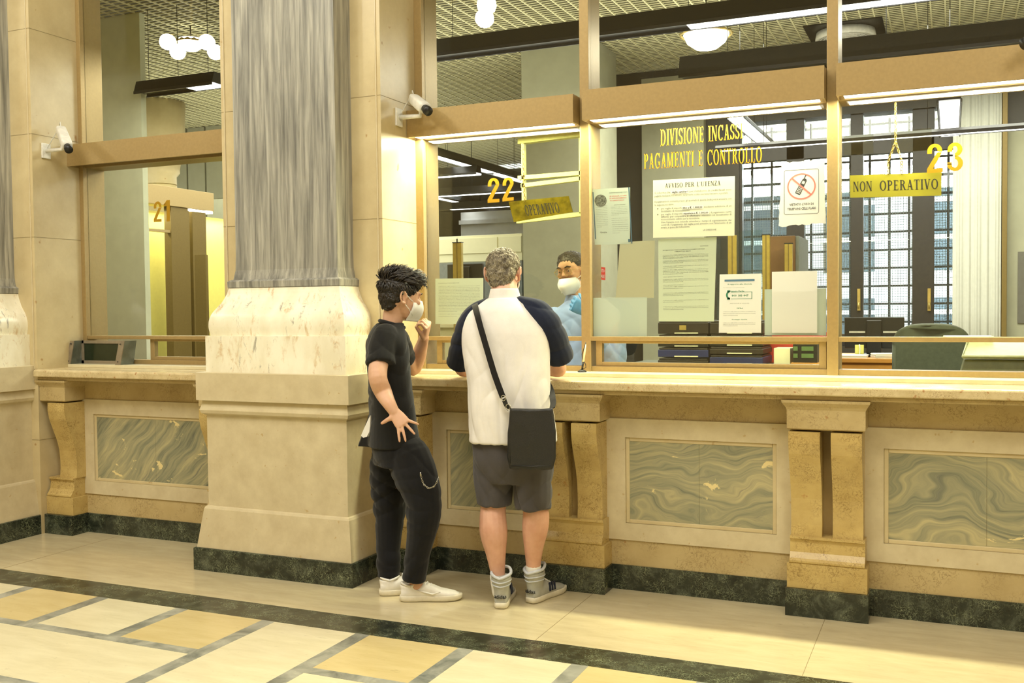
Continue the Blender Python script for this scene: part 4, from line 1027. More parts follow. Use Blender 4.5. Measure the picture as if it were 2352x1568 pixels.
# paper in window 22
s = Sheet((1000, 640), (1110, 638), (1000, 744), M['pale_green_paper'], 'pale green printed page taped in window 22, between the boy and the man')
s.lines([("Comunicazione per l'utenza degli sportelli", .06, .50, .90, .018)]+body(W_IT, .07, .93, .83, .28, 18, .014)+body(W_IT, .07, .93, .22, .17, 2, .014))

# numerals and lettering on the glass
def glass_text(shape, name, label, u0, u1, v_top0, v_bot0, v_top1, v_bot1, mat, cat='lettering'):
    Y = YGL+0.0092; P = at(u0, v_bot0, Y); X = at(u1, v_bot1, Y)-P; Yv = at(u0, v_top0, Y)-P; mb = MB()
    vs, fs = shape; x0 = min(v[0] for v in vs); x1 = max(v[0] for v in vs); y0 = min(v[1] for v in vs); y1 = max(v[1] for v in vs)
    X1 = at(u1, v_top1, Y)-at(u0, v_top0, Y)
    pts = [P+Yv*((v[1]-y0)/(y1-y0))+(X*(1-(v[1]-y0)/(y1-y0))+X1*((v[1]-y0)/(y1-y0)))*((v[0]-x0)/(x1-x0)) for v in vs]
    mb.add(pts, fs, False); mb.add([p+Vector((0, 0.0006, 0)) for p in pts], [f[::-1] for f in fs], False)
    return tag(mb.build(name, mat), label, cat)
def numeral(ch):
    """bold grotesque digit, 0.62 wide"""
    q = []; t = .19
    def R(x0, y0, x1, y1): q.append([(x0, y0), (x1, y0), (x1, y1), (x0, y1)])
    def arc(cx, cy, rx, ry, a0, a1, n=12):
        for i in range(n):
            a, b = math.radians(a0+(a1-a0)*i/n), math.radians(a0+(a1-a0)*(i+1)/n)
            q.append([(cx+rx*math.cos(a), cy+ry*math.sin(a)), (cx+rx*math.cos(b), cy+ry*math.sin(b)), (cx+(rx-t)*math.cos(b), cy+(ry-t*.62)*math.sin(b)), (cx+(rx-t)*math.cos(a), cy+(ry-t*.62)*math.sin(a))])
    if ch == '2':
        arc(.31, .74, .30, .26, -8, 180); R(.01, .66, .01+t, .74); R(0, 0, .62, .14)
        q.append([(.0, .14), (.0+t+.05, .14), (.61, .70), (.61-t-.02, .70)])
    elif ch == '1': R(.2, 0, .42, 1); q.append([(.0, .80), (.2, .84), (.2, 1), (.12, .92)]); R(0, .74, .2, .84)
    elif ch == '3':
        arc(.31, .755, .29, .245, -90, 180); arc(.31, .27, .31, .27, -180, 90); R(.02, .68, .02+t, .76); R(.0, .24, t, .32)
    vs, fs = [], []
    for k in q: n = len(vs); vs += k; fs.append(tuple(range(n, n+4)))
    return vs, fs
def number(label, boxes):
    vs, fs = [], []
    t = None; Y = YGL+0.0092
    for i, (ch, u0, u1, vt0, vb0, vt1, vb1) in enumerate(boxes):
        if t is None: t = thing('window_number', label, 'number', at(u0, vb0, Y), 'yellow window numbers')
        o = glass_text(numeral(ch), 'numeral', None, u0, u1, vt0, vb0, vt1, vb1, M['gold_paint'])
        del o['category']
        for v in o.data.vertices: v.co = v.co-t.location
        o.parent = t
number('yellow number 22 on the glass behind the man', [('2', 1120, 1147, 409, 466, 408, 464), ('2', 1154, 1180, 408, 463, 406, 460)])
number('yellow number 23 on the glass at the right', [('2', 2129, 2165, 331, 398, 329, 395), ('3', 2175, 2212, 328, 394, 326, 392)])
number('yellow number 21 on the glass left of the pilaster', [('2', 353, 371, 463, 510, 462, 509), ('1', 376, 390, 460, 509, 459, 508)])
glass_text(serif_shape('DIVISIONE INCASSI', 0.08), 'glass_lettering', 'yellow letters DIVISIONE INCASSI, upper line on the glass', 1517, 1706, 297, 336, 283, 318, M['gold_paint'])
glass_text(serif_shape('PAGAMENTI E CONTROLLO', 0.08), 'glass_lettering', 'yellow letters PAGAMENTI E CONTROLLO, lower line on the glass', 1479, 1750, 353, 389, 336, 373, M['gold_paint'])

# hanging brass plates
M['plate'] = flat('polished_brass_plate', srgb(186, 172, 40), 0.12, 0.75, var=0.25, scale=14)
M['plate2'] = flat('yellow_plastic_plate', srgb(170, 160, 52), 0.35, 0.0, var=0.05, scale=10)
def chain(pts, name, mat, parent, r=0.0022, step=0.014):
    mb = MB(); a = [Vector(p) for p in pts]; i = 0
    for k in range(len(a)-1):
        L_ = (a[k+1]-a[k]).length; n = max(1, int(L_/step)); d = (a[k+1]-a[k]).normalized(); o = d.orthogonal().normalized(); p2 = d.cross(o)
        for j in range(n):
            c = a[k]+(a[k+1]-a[k])*((j+.5)/n); e = o if i % 2 else p2; i += 1
            mb.tube([c+d*math.cos(q)*step*.62+e*math.sin(q)*step*.36 for q in [2*PI*m/8 for m in range(9)]], r, 5, cap=False)
    return mb.build(name, mat, parent)
Yq = YGL+0.035
s = Sheet((1168, 463), (1306, 450), (1180, 510), M['plate'], 'shiny brass plate OPERATIVO hanging askew behind the glass of window 22', Y=Yq, name='hanging_sign', cat='sign', br=(1316, 487), th=0.003, group='hanging window status plates')
s.serif('OPERATIVO', .235, .80, .25, .76, 'sign_text')
zt_ = h22[0]
tl = at(1205, 462, Yq); tr = at(1268, 455, Yq); 
chain([tl, at(1200, 330, Yq)], 'chain', M['brass'], s.o)
s = Sheet((1952, 403), (2163, 395), (1953, 454), M['plate2'], 'yellow plate NON OPERATIVO hanging on a chain in window 23', Y=Yq, name='hanging_sign', cat='sign', br=(2162, 449), th=0.003, group='hanging window status plates')
s.serif('NON', .035, .245, .27, .72, 'sign_text'); s.serif('OPERATIVO', .33, .96, .27, .72, 'sign_text')
a, b, c2 = at(2057, 325, Yq), at(2040, 372, Yq), at(2071, 370, Yq)
chain([at(2057, 236, Yq), a], 'chain', M['brass'], s.o); chain([a, b, at(2040, 400, Yq)], 'chain', M['brass'], s.o); chain([a, c2, at(2071, 399, Yq)], 'chain', M['brass'], s.o)
# plastic price holders behind 23
for (u0, v0, u1, v1, lb) in ((1938, 313, 2006, 352, 'clear plastic holder left of the chain in window 23'), (2047, 301, 2140, 345, 'clear plastic holder right of the chain in window 23')):
    a, b = at(u0, v0, Yq+0.02), at(u1, v1, Yq+0.02)
    o = MB().box(a.x, b.x, Yq+0.02, Yq+0.024, b.z, a.z).build('plastic_holder', glass_mat('clear_plastic', (0.86, 0.88, 0.84), 2.0)); tag(o, lb, 'holder', 'clear plastic holders')

# no smoking sign on column 1
s = Sheet((1370, 612), (1390, 614), (1370, 641), M['red_ink'], 'small red and white sign VIETATO FUMARE on the grey column', Y=9.19, name='no_smoking_sign', cat='sign', br=(1390, 643), th=0.003)
s.lines([("VIETATO", .06, .94, .72, .26), ("FUMARE", .06, .94, .28, .26)], 'sign_text', M['paper'])

# ------------------------------------------------------------ security cameras
def cctv(label, plate, arm, tail, nose, lens_r, X=None, Yd=None, box=True):
    """plate, arm end, body tail and nose as 3d points"""
    t = thing('security_camera', label, 'security camera', plate, 'white security cameras on the stone reveals')
    MB().box(plate.x, plate.x+0.012, plate.y-0.035, plate.y+0.035, plate.z-0.05, plate.z+0.05).build('wall_plate', M['white_metal'], t, bevel=0.004)
    d = (nose-tail).normalized(); side = d.cross(Vector((0, 0, 1))).normalized(); up = side.cross(d)
    MB().tube([plate+Vector((0.01, 0, 0)), arm, arm+Vector((0, 0, 0.02))], [0.014, 0.012, 0.011]).build('bracket_arm', M['white_metal'], t)
    L_ = (nose-tail).length; Mx = Matrix.Translation((tail+nose)/2) @ Matrix((side, d, up)).transposed().to_4x4()
    hb = MB(); rr = []
    for q, w_, h_ in ((-.5, .026, .022), (-.46, .031, .027), (.3, .033, .030), (.5, .031, .029)):
        rr.append([Mx @ Vector((w_*math.copysign(abs(math.cos(a))**.5, math.cos(a)), q*L_, h_*math.copysign(abs(math.sin(a))**.5, math.sin(a)))) for a in [2*PI*k/20 for k in range(20)]])
    hb.loft(rr).build('housing', M['white_metal'], t)
    MB().tube([nose-d*0.01, nose+d*0.022, nose+d*0.024, nose+d*0.05], [0.022, 0.022, 0.026, 0.026], 20).build('lens', M['black'], t)
    lp = MB(); e = tail+up*0.015
    lp.tube([e, e-d*0.03+up*0.02, e-d*0.05-up*0.03, plate+Vector((0.02, 0, 0.02))], 0.003, 6); lp.build('cable', M['white_metal'], t)
    return t
def onX(u, v, X): return yx(u, v, X)
pl_ = onX(104, 347, LPIER_R)
cctv('white security camera pointing down beside window 21', pl_, at(143, 342, pl_.y), at(139, 296, pl_.y+0.04), at(155, 336, pl_.y-0.07), 0.02)
pl_ = onX(914, 270, PIER_R)
cctv('white security camera on the lit stone reveal above the boy', pl_, at(966, 266, pl_.y), at(949, 226, pl_.y+0.03), at(976, 249, pl_.y-0.06), 0.02)
e = at(2356, 96, YHD-0.16)
cctv('black lens of a security camera just entering at the right edge above window 23', Vector((m3a, YHD-0.04, e.z+0.02)), e+Vector((0.14, 0.02, 0.03)), e+Vector((0.17, 0.1, 0.08)), e+Vector((0.03, 0.02, 0.01)), 0.02)

# ------------------------------------------------------------ pass-through hood on the counter of window 21
t = thing('transaction_hood', 'grey metal pass-through hood on the counter of window 21', 'service hatch', (at(240, 836, 4.85).x, 4.9, ZC1))
M['steel'] = flat('grey_green_steel', srgb(122, 128, 116), 0.35, 0.4)
M['steelb'] = flat('brushed_brown_steel', srgb(150, 138, 118), 0.4, 0.3)
M['darkglass'] = flat('dark_green_glass', srgb(40, 48, 32), 0.1)
Yh0, Yh1 = 4.99, YFR-0.004
zb = ZSILL+0.001; zh = zat(240, 783, Yh0)
xa_, xb_ = xat(157, 836, Yh0), xat(273, 836, Yh0); xc_, xd_ = xat(200, 790, Yh1), xat(331, 790, Yh1)
def slat(x, w_):
    return MB().prism([(x, Yh0, zb), (x+w_, Yh0, zb), (x+w_+0.03, Yh0+0.01, zh), (x+0.03, Yh0+0.01, zh)], (0, 0.006, 0))
slat(xa_-0.02, 0.035).build('front_post', M['steelb'], t); slat(xb_-0.035, 0.045).build('front_post', M['steelb'], t)
MB().prism([(xa_, Yh0+0.006, zb), (xa_+0.03, Yh0+0.012, zh), (xa_+0.02, Yh1, zh), (xa_, Yh1, zb)], (0.004, 0, 0)).build('side_plate', M['steel'], t)
MB().prism([(xb_, Yh0+0.006, zb), (xb_+0.03, Yh0+0.012, zh), (xb_+0.03, Yh1, zh), (xb_, Yh1, zb)], (0.004, 0, 0)).build('side_plate', M['steel'], t)
bk = MB(); yk = Yh1-0.03
bk.box(xa_+0.02, xb_, yk, yk+0.006, zb, zb+0.02); bk.box(xa_+0.02, xb_, yk, yk+0.006, zh-0.02, zh); bk.box(xa_+0.02, xa_+0.04, yk, yk+0.006, zb, zh)
bk.build('back_frame', M['steelb'], t)
MB().box(xa_+0.04, xb_, yk+0.006, yk+0.01, zb+0.02, zh-0.02).build('dark_pane', M['darkglass'], t)
sc_ = MB()
for x in (xa_-0.002, xb_-0.014):
    for z, dx in ((zb+0.02, 0.004), (zh-0.02, 0.026)): sc_.tube([(x+dx, Yh0-0.001, z), (x+dx, Yh0+0.006, z)], 0.004, 8)
sc_.build('screw', M['black'], t)
# desk pen on the counter
b0 = at(1337, 852, YFR-0.06); b0.z = ZSILL
t = thing('desk_pen', 'cream and black counter pen on a round black base by the mullion', 'pen', b0)
MB().lathe(b0, [(0.024, 0), (0.025, 0.004), (0.016, 0.010), (0.008, 0.014)], 24).build('base', M['black'], t)
a = b0+Vector((0, 0, 0.012)); top = at(1346, 788, YFR-0.06)
MB().tube([a, a+(top-a)*0.30], [0.005, 0.005], 10).build('socket', M['black'], t)
MB().tube([a+(top-a)*0.30, a+(top-a)*0.75, a+(top-a)*0.96], [0.006, 0.005, 0.002], 10).build('pen_barrel', M['creamlam'], t)
MB().tube([a+(top-a)*0.2, a+(top-a)*0.45+Vector((-.01, 0, 0.02)), top+Vector((0, 0, 0.006))], 0.0025, 6).build('pen_clip', M['black'], t)
MB().tube([a+Vector((0.004, 0, 0.005)), a+Vector((0.022, 0, 0.012)), a+Vector((0.02, 0, 0.03)), a+(top-a)*0.35], 0.002, 6).build('cord', M['black'], t)

# ------------------------------------------------------------ behind the DIVISIONE INCASSI window
M['navy'] = flat('navy_binder', srgb(34, 44, 96), 0.4)
M['brownblack'] = flat('brown_black_box', srgb(44, 36, 28), 0.45)
Yb_ = 5.75
zsh = zat(1600, 838, Yb_)
desk('grey desk carrying the stacked binders behind the DIVISIONE INCASSI window', xat(1428, 830, Yb_-0.03), xat(1905, 830, Yb_-0.03), Yb_-0.03, Yb_+0.5, zsh, M['steel'])
def binder(label, u0, u1, v0, v1, mat, Y=Yb_, tagged=False, seed=0):
    a, b = at(u0, v0, Y), at(u1, v1, Y)
    t = thing('document_tray', label, 'document box', ((a.x+b.x)/2, Y, b.z), 'stacked document boxes')
    MB().box(a.x, b.x, Y, Y+0.32, b.z+0.001, a.z-0.012).build('box', mat, t, bevel=0.004)
    MB().box(a.x+0.006, b.x-0.006, Y-0.004+0.006, Y+0.31, a.z-0.0115, a.z-0.001).build('lid', M['brownblack'], t, bevel=0.003)
    MB().box(a.x+0.1, b.x-0.06, Y-0.003, Y, b.z+0.003, b.z+0.009).build('paper_edge', M['creamlam'], t)
    if tagged:
        MB().box((a.x+b.x)/2-0.02, (a.x+b.x)/2+0.02, Y-0.002, Y, (a.z+b.z)/2-0.016, (a.z+b.z)/2+0.012).build('label_holder', M['brass'], t)
    return t
for (u0, u1, nm) in ((1511, 1627, 'left'), (1630, 1752, 'right')):
    vv = [(822, 838), (798, 821), (768, 797), (736, 767)] if nm == 'left' else [(815, 838), (796, 814), (768, 795), (736, 767)]
    mats = [M['brownblack'], M['navy'], M['black'], M['brownblack']] if nm == 'left' else [M['navy'], M['brownblack'], M['black'], M['brownblack']]
    names = ['lowest', 'second lowest', 'second highest', 'topmost']
    cols = ['brown black', 'navy blue', 'black', 'brown black'] if nm == 'left' else ['navy blue', 'brown black', 'black', 'brown black']
    for k in range(4): binder('%s document box, %s of the %s stack on the grey desk' % (cols[k], names[k], nm), u0, u1, vv[k][0], vv[k][1], mats[k], tagged=(k == 3 and nm == 'left'))
t = thing('desk_organiser', 'black organiser with green slots on the grey desk, bottom right of the DIVISIONE INCASSI window', 'organiser', (xat(1850, 825, Yb_), Yb_, zsh))
a, b = at(1820, 788, Yb_), at(1876, 838, Yb_)
MB().box(a.x, b.x, Yb_+0.02, Yb_+0.3, zsh+0.02, a.z).build('casing', M['black'], t, bevel=0.003)
MB().box(a.x-0.01, b.x+0.03, Yb_+0.0, Yb_+0.32, zsh, zsh+0.02).build('wooden_base', M['orange'], t, bevel=0.002)
for z in (0.35, 0.72):
    for f0, f1 in ((0.02, 0.2), (0.36, 0.85)):
        zz = zsh+0.02+(a.z-zsh-0.02)*z; MB().box(a.x+(b.x-a.x)*f0, a.x+(b.x-a.x)*f1, Yb_+0.014, Yb_+0.02, zz-0.012, zz+0.012).build('green_slot', flat('green_drawer', srgb(84, 112, 64), 0.5), t)
a, b = at(1774, 800, Yb_), at(1812, 838, Yb_)
tag(MB().box(a.x, b.x, Yb_+0.05, Yb_+0.2, zsh, a.z).build('card_box', M['creamlam'], bevel=0.002), 'cream card box between the binder stacks and the black organiser', 'box')
# glass partition posts with clear screens
M['oldbrass'] = flat('brass_profile', srgb(176, 152, 74), 0.35, 0.4)
def post(u0, u1, v0, Y, label, zbase):
    t = thing('screen_post', label, 'post', (xat((u0+u1)/2, 700, Y), Y, zbase), 'brass screen posts')
    x0, x1 = xat(u0, 700, Y), xat(u1, 700, Y); zt_ = zat(u0, v0, Y)
    MB().box(x0, x1, Y, Y+0.03, zbase, zt_).build('profile', M['oldbrass'], t, bevel=0.002)
    MB().box((x0+x1)/2-0.003, (x0+x1)/2+0.003, Y-0.002, Y, zbase, zt_).build('groove', M['bronze_dark'], t)
    MB().box(x0-0.002, x1+0.002, Y-0.003, Y+0.033, zt_, zt_+0.006).build('cap', M['black'], t)
zl_ = 1.1
post(1672, 1692, 540, 6.3, 'brass screen post right of the AVVISO notice', ZOF)
post(1751, 1768, 540, 6.3, 'tall brass screen post above the phone number sheet', ZOF)
post(1802, 1820, 560, 6.5, 'shorter brass screen post in front of the brown cupboard', ZOF)
post(1041, 1061, 558, 6.3, 'brass screen post behind window 22, left of the man\'s head', ZOF)
for (u0, v0, u1, v1, Y, lb) in ((1646, 548, 1672, 735, 6.31, 'clear glass screen left of the brass posts'), (1692, 530, 1751, 735, 6.31, 'clear glass screen between the two tall brass posts'),):
    a, b = at(u0, v0, Y), at(u1, v1, Y)
    tag(MB().box(a.x, b.x, Y, Y+0.008, ZOF, a.z).build('glass_screen', M['glassscreen']), lb, 'glass screen')
M['walnut'] = flat('brown_veneer', srgb(120, 84, 46), 0.5, var=0.08, scale=5)
Yw = 6.62; a, b = at(1768, 543, Yw), at(1826, 780, Yw)
t = thing('brown_cupboard', 'brown wooden cupboard with blue grey side behind the brass posts', 'cupboard', ((a.x+b.x)/2, Yw, ZOF))
MB().box(a.x, b.x, Yw, Yw+0.04, ZOF, a.z).build('door', M['walnut'], t, bevel=0.002)
MB().box(a.x, b.x+0.02, Yw+0.04, Yw+0.5, ZOF, a.z).build('body', M['bluegrey'], t, bevel=0.002)
a, b = at(1803, 765, 5.95), at(1888, 773, 5.95)
pass
tag(MB().box(xat(1690, 770, 6.1), xat(1892, 770, 6.1), 6.29-0.2, 6.29-0.02, zsh+0.0, zat(1800, 764, 6.1)).build('red_folder', M['red_ink'], bevel=0.003), 'bright red folder standing behind the white sheets', 'folder')
# things behind window 22
Ym_ = 6.9
zd2 = zat(1100, 742, Ym_)
desk('pale desk behind window 22 carrying the dark monitor', xat(940, 742, Ym_), xat(1190, 742, Ym_), Ym_-0.25, Ym_+0.5, zd2, M['creamlam'])
monitor('monitor', 'dark monitor seen from behind above the printed page in window 22', 1027, 1110, 607, 700, Ym_, zd2)
a, b = at(1076, 752, 5.6), at(1100, 775, 5.6)
# ------------------------------------------------------------ people
def fuse(mb, name, mat, parent, voxel=0.005, smooth=4, fac=0.5, disp=None, label=None):
    """melts the collected solids into one continuous skin"""
    o = mb.build(name, mat, None)
    r = o.modifiers.new('r', 'REMESH'); r.mode = 'VOXEL'; r.voxel_size = voxel; r.use_smooth_shade = True
    if smooth: s_ = o.modifiers.new('s', 'SMOOTH'); s_.iterations = smooth; s_.factor = fac
    dg = bpy.context.evaluated_depsgraph_get(); me = bpy.data.meshes.new_from_object(o.evaluated_get(dg), depsgraph=dg)
    old = o.data; o.modifiers.clear(); o.data = me; bpy.data.meshes.remove(old)
    me.name = name
    if disp:
        nv = [v.normal.copy() for v in me.vertices]
        for v, n in zip(me.vertices, nv):
            d = disp(v.co, n)
            v.co += d if isinstance(d, Vector) else n*d
    me.materials.clear()
    for m in (mat if isinstance(mat, (list, tuple)) else [mat]): me.materials.append(m)
    b = base_of(parent)
    for v in me.vertices: v.co -= b
    me.polygons.foreach_set('use_smooth', [True]*len(me.polygons)); me.update()
    o.parent = parent
    if label: o['label'] = label
    return o
def paint(o, rules):
    """rules: function(world position) -> material index"""
    b = base_of(o.parent)
    for p in o.data.polygons: p.material_index = rules(p.center+b)
def ell(c, xa, ya, n=24, pw=1.0):
    c, xa, ya = Vector(c), Vector(xa), Vector(ya); out = []
    for k in range(n):
        a = 2*PI*k/n; ca, sa = math.cos(a), math.sin(a)
        out.append(c+xa*math.copysign(abs(ca)**pw, ca)+ya*math.copysign(abs(sa)**pw, sa))
    return out
def resample(P, n):
    """Catmull-Rom through tuples of Vectors/floats"""
    out = []; m = len(P)
    for i in range((m-1)*n+1):
        q = i/n; k = min(int(q), m-2); f = q-k
        p0, p1, p2, p3 = P[max(k-1, 0)], P[k], P[k+1], P[min(k+2, m-1)]
        r = []
        for a, b, c, d in zip(p0, p1, p2, p3):
            r.append(0.5*((2*b)+(c-a)*f+(2*a-5*b+4*c-d)*f*f+(3*b-a-3*c+d)*f**3))
        out.append(r)
    return out
def limb(mb, P, n=5, seg=16, cuff=False):                      # P = [(centre, radius)] or [(centre, ra, rb, side)]
    if len(P[0]) == 2: P2 = [(Vector(c), r) for c, r in P]; R_ = resample(P2, n); mb.tube([r[0] for r in R_], [r[1] for r in R_], seg)
    else:
        P2 = [(Vector(c), a, b, Vector(s)) for c, a, b, s in P]; R_ = resample(P2, n); rings = []
        for i, (c, a, b, s) in enumerate(R_):
            t = (R_[min(i+1, len(R_)-1)][0]-R_[max(i-1, 0)][0]).normalized(); s = (s-t*s.dot(t)).normalized(); q = t.cross(s)
            rings.append(ell(c, s*a, q*b, seg))
        mb.loft(rings)
    mb.ball(P[0][0], P[0][1]*0.98 if len(P[0]) == 2 else min(P[0][1], P[0][2])*0.98, 12, 8)
    if not cuff: mb.ball(P[-1][0], P[-1][1]*0.98 if len(P[-1]) == 2 else min(P[-1][1], P[-1][2])*0.98, 12, 8)
def trunk(mb, rings, right, fwd, n=4, seg=32, pw=0.85):   # rings = [(centre, half width, half depth)]
    P = [(Vector(c), a, b) for c, a, b in rings]; R_ = resample(P, n); rr = []
    for c, a, b in R_: rr.append(ell(c, right*a, fwd*b, seg, pw))
    mb.loft(rr)
def frame(fwd, up=Vector((0, 0, 1)), tilt=0.0, roll=0.0):
    f = Vector(fwd).normalized(); r = f.cross(up).normalized(); u = r.cross(f)
    f2 = f*math.cos(tilt)+u*math.sin(tilt); u2 = r.cross(f2)
    r2 = r*math.cos(roll)+u2*math.sin(roll); u3 = r2.cross(f2)
    return r2, f2, u3
def mapf(c, r, f, u, s=1.0):
    c = Vector(c); return lambda x, y, z: c+(r*x+f*y+u*z)*s
def head(mb, c, r, f, u, s=1.0, ears=True, face=True):
    """c = centre of the skull at eye height"""
    T = mapf(c, r, f, u, s); Mx = Matrix((r, f, u)).transposed()
    B = lambda p, rad, n=18, m=12: mb.ball(T(*p), tuple(a*s for a in rad), n, m, Mx)
    B((0, -0.016, 0.032), (0.074, 0.094, 0.082), 28, 18)
    B((0, 0.020, 0.020), (0.066, 0.070, 0.072), 24, 16)
    B((0, -0.045, 0.0), (0.066, 0.062, 0.066), 24, 16)
    rings = []
    for z, hw, y0, y1 in ((0.03, .064, -.02, .086), (0.0, .066, -.02, .084), (-0.03, .064, -.03, .083), (-0.055, .058, -.03, .084), (-0.08, .048, -.02, .084), (-0.10, .034, 0.0, .082), (-0.112, .020, .025, .074)):
        rings.append(ell(T(0, (y0+y1)/2, z), r*hw*s, f*(y1-y0)/2*s, 24, 0.9))
    mb.loft(rings)
    if face:
        B((0, 0.088, 0.022), (0.050, 0.012, 0.012))                      # brow
        mb.loft([ell(T(0, .088, .012), r*.008*s, f*.010*s, 12), ell(T(0, .096, -.008), r*.010*s, f*.013*s, 12), ell(T(0, .104, -.026), r*.015*s, f*.014*s, 12), ell(T(0, .096, -.036), r*.013*s, f*.010*s, 12)])
        for q in (-1, 1):
            B((q*.013, .094, -.031), (.008, .010, .008)); B((q*.036, .074, -.022), (.022, .016, .018)); B((q*.031, .076, .003), (.014, .012, .010))
        B((0, .086, -.062), (.024, .010, .006)); B((0, .084, -.071), (.020, .010, .006)); B((0, .078, -.098), (.018, .014, .014))
    if ears:
        for q in (-1, 1):
            pts = []
            for k in range(15):
                a = math.radians(-110+300*k/14)
                pts.append(T(q*(.079+.008*math.sin(a*0.5+1)), -.020-.017*math.cos(a)*1.0-0.004*math.sin(a), -.004+.030*math.sin(a)))
            mb.tube(pts, [.0055*s]*15, 8)
            mb.loft([ell(T(q*.070, -.010, -.002), f*.014*s, u*.026*s, 14), ell(T(q*.080, -.014, -.002), f*.013*s, u*.024*s, 14)])
            B((q*.076, -.008, -.034), (.006, .008, .009))
def hand(mb, w_, d, nrm, side, curls, L=0.175, spread=0.16, thumb=(0.5, 0.35, 0.3), s=1.0, fr=0.0082, spreads=None, ts=1.0):
    """w_ wrist, d direction, nrm back-of-hand normal, side = towards the thumb; curls per finger (index..little)"""
    d = Vector(d).normalized(); nrm = Vector(nrm); nrm = (nrm-d*nrm.dot(d)).normalized(); sd = Vector(side); sd = (sd-d*sd.dot(d)-nrm*sd.dot(nrm)).normalized()
    w_ = Vector(w_); pl = 0.088*s
    rr = []
    for q, hw, th in ((-.1, .026, .020), (.1, .030, .019), (.4, .036, .017), (.75, .040, .015), (1.0, .039, .012)):
        rr.append(ell(w_+d*pl*q, sd*hw*s, nrm*th*s, 18, 0.8))
    mb.loft(rr)
    lens = (0.074, 0.082, 0.076, 0.060)
    for i in range(4):
        off = (0.029-0.0195*i)*s; a = (spreads[i] if spreads else spread*(1.2-i*0.9)); p = w_+d*pl*(0.97-0.05*abs(i-1.2))+sd*off
        fd = (d*math.cos(a)+sd*math.sin(a)).normalized(); cu = curls[i]; ln = lens[i]*s; pts = [p-fd*0.02*s, p]; ang = 0; ax = -nrm
        for k, fr_ in enumerate((0.45, 0.30, 0.25)):
            ang += cu*(0.9 if k == 0 else 1.1)
            dd = fd*math.cos(ang)+ax*math.sin(ang); p = p+dd*ln*fr_; pts.append(p)
        mb.tube(pts, [fr*1.12*s, fr*1.1*s, fr*s, fr*0.92*s, fr*0.74*s], 10); mb.ball(pts[-1], fr*0.74*s, 8, 6)
        mb.ball(pts[2], fr*1.06*s, 8, 6)
    b = w_+d*pl*0.22+sd*0.026*s; td = (d*math.cos(thumb[0])+sd*math.sin(thumb[0])-nrm*thumb[1]).normalized()
    p1 = b+td*0.040*s*ts; td2 = (td*math.cos(thumb[2])+d*math.sin(thumb[2])*0.6-nrm*math.sin(thumb[2])*0.8).normalized(); p2 = p1+td2*0.030*s*ts; p3 = p2+td2*0.026*s*ts
    mb.tube([b-td*0.012*s, b, p1, p2, p3], [.013*s, .015*s, .0115*s, .0105*s, .008*s], 10); mb.ball(p3, .008*s, 8, 6)
def scalp_hair(mb, o, c, r, f, u, s, test, comb, n, ln, wd, seed, jitter=0.35):
    """many small curved locks rooted on the surface of the hair o"""
    rnd = random.Random(seed); b = base_of(o.parent); c = Vector(c); V = o.data.vertices; k = 0; tries = 0
    loc = lambda q: Vector((q.dot(r), q.dot(f), q.dot(u)))
    while k < n and tries < n*20:
        tries += 1
        v = V[rnd.randrange(len(V))]; p = v.co+b; q = loc(p-c)/s; nn = v.normal.copy()
        d = (q-Vector((0, -0.014, 0.030))).normalized(); nl = loc(nn)
        if nl.z < -0.55 or not test(d, rnd): continue
        k += 1
        g, lift, L_ = comb(d, rnd); g = Vector(g)+Vector((rnd.uniform(-1, 1), rnd.uniform(-1, 1), rnd.uniform(-1, 1)))*jitter
        g = r*g.x+f*g.y+u*g.z; g = (g-nn*g.dot(nn)); g = g.normalized() if g.length > 1e-4 else nn.orthogonal()
        L2 = L_*ln*rnd.uniform(0.7, 1.2)*s; w2 = wd*rnd.uniform(0.7, 1.3)*s; side = nn.cross(g).normalized()
        p = p-nn*0.001
        pts = [p-nn*0.004, p+nn*lift*L2*0.5+g*L2*0.35, p+nn*lift*L2*0.75+g*L2*0.72, p+nn*lift*L2*0.62+g*L2]
        hw = [w2, w2*1.0, w2*0.7, w2*0.12]; vs = []
        for q, h in zip(pts, hw): vs += [q+side*h, q+nn*h*0.7, q-side*h]
        fs = []
        for j in range(3):
            for m_ in range(2): fs.append((j*3+m_, j*3+m_+1, (j+1)*3+m_+1, (j+1)*3+m_))
        mb.add(vs, fs, True)
def cloth_mat(name, col, rough=0.85, scale=260, amt=0.25):
    m, nt, b = new_mat(name, rough, spec=0.2); v = coords(nt)
    f = noise_tex(nt, v, scale, 2); g = noise_tex(nt, v, 9, 4)
    cc = mix(nt, ramp(nt, g, [(0.3, 0), (0.7, 1)]), tuple(c*0.88 for c in col), col); nt.links.new(cc, b.inputs['Base Color'])
    b.inputs['Sheen Weight'].default_value = 0.15; bump(nt, b, f, amt, 0.002); return m
def skin_mat(name, col, c2):
    m, nt, b = new_mat(name, 0.5, spec=0.4); v = coords(nt)
    cc = mix(nt, ramp(nt, noise_tex(nt, v, 14, 4), [(0.35, 0), (0.7, 1)]), col, c2); nt.links.new(cc, b.inputs['Base Color'])
    b.inputs['Subsurface Weight'].default_value = 0.12; b.inputs['Subsurface Radius'].default_value = (1, .35, .2); b.inputs['Subsurface Scale'].default_value = 0.006
    bump(nt, b, noise_tex(nt, v, 180, 3), 0.12, 0.001); return m
def hair_mat(name, c1, c2, scale=60, rough=0.45):
    m, nt, b = new_mat(name, rough, spec=0.4); v = coords(nt)
    nt.links.new(ramp(nt, noise_tex(nt, v, scale, 3), [(0.35, c1), (0.65, c2)]), b.inputs['Base Color']); return m
M['skin_b'] = skin_mat('boy_skin', srgb(200, 156, 126), srgb(212, 170, 142))
M['skin_m'] = skin_mat('man_skin', srgb(206, 156, 130), srgb(220, 174, 150))
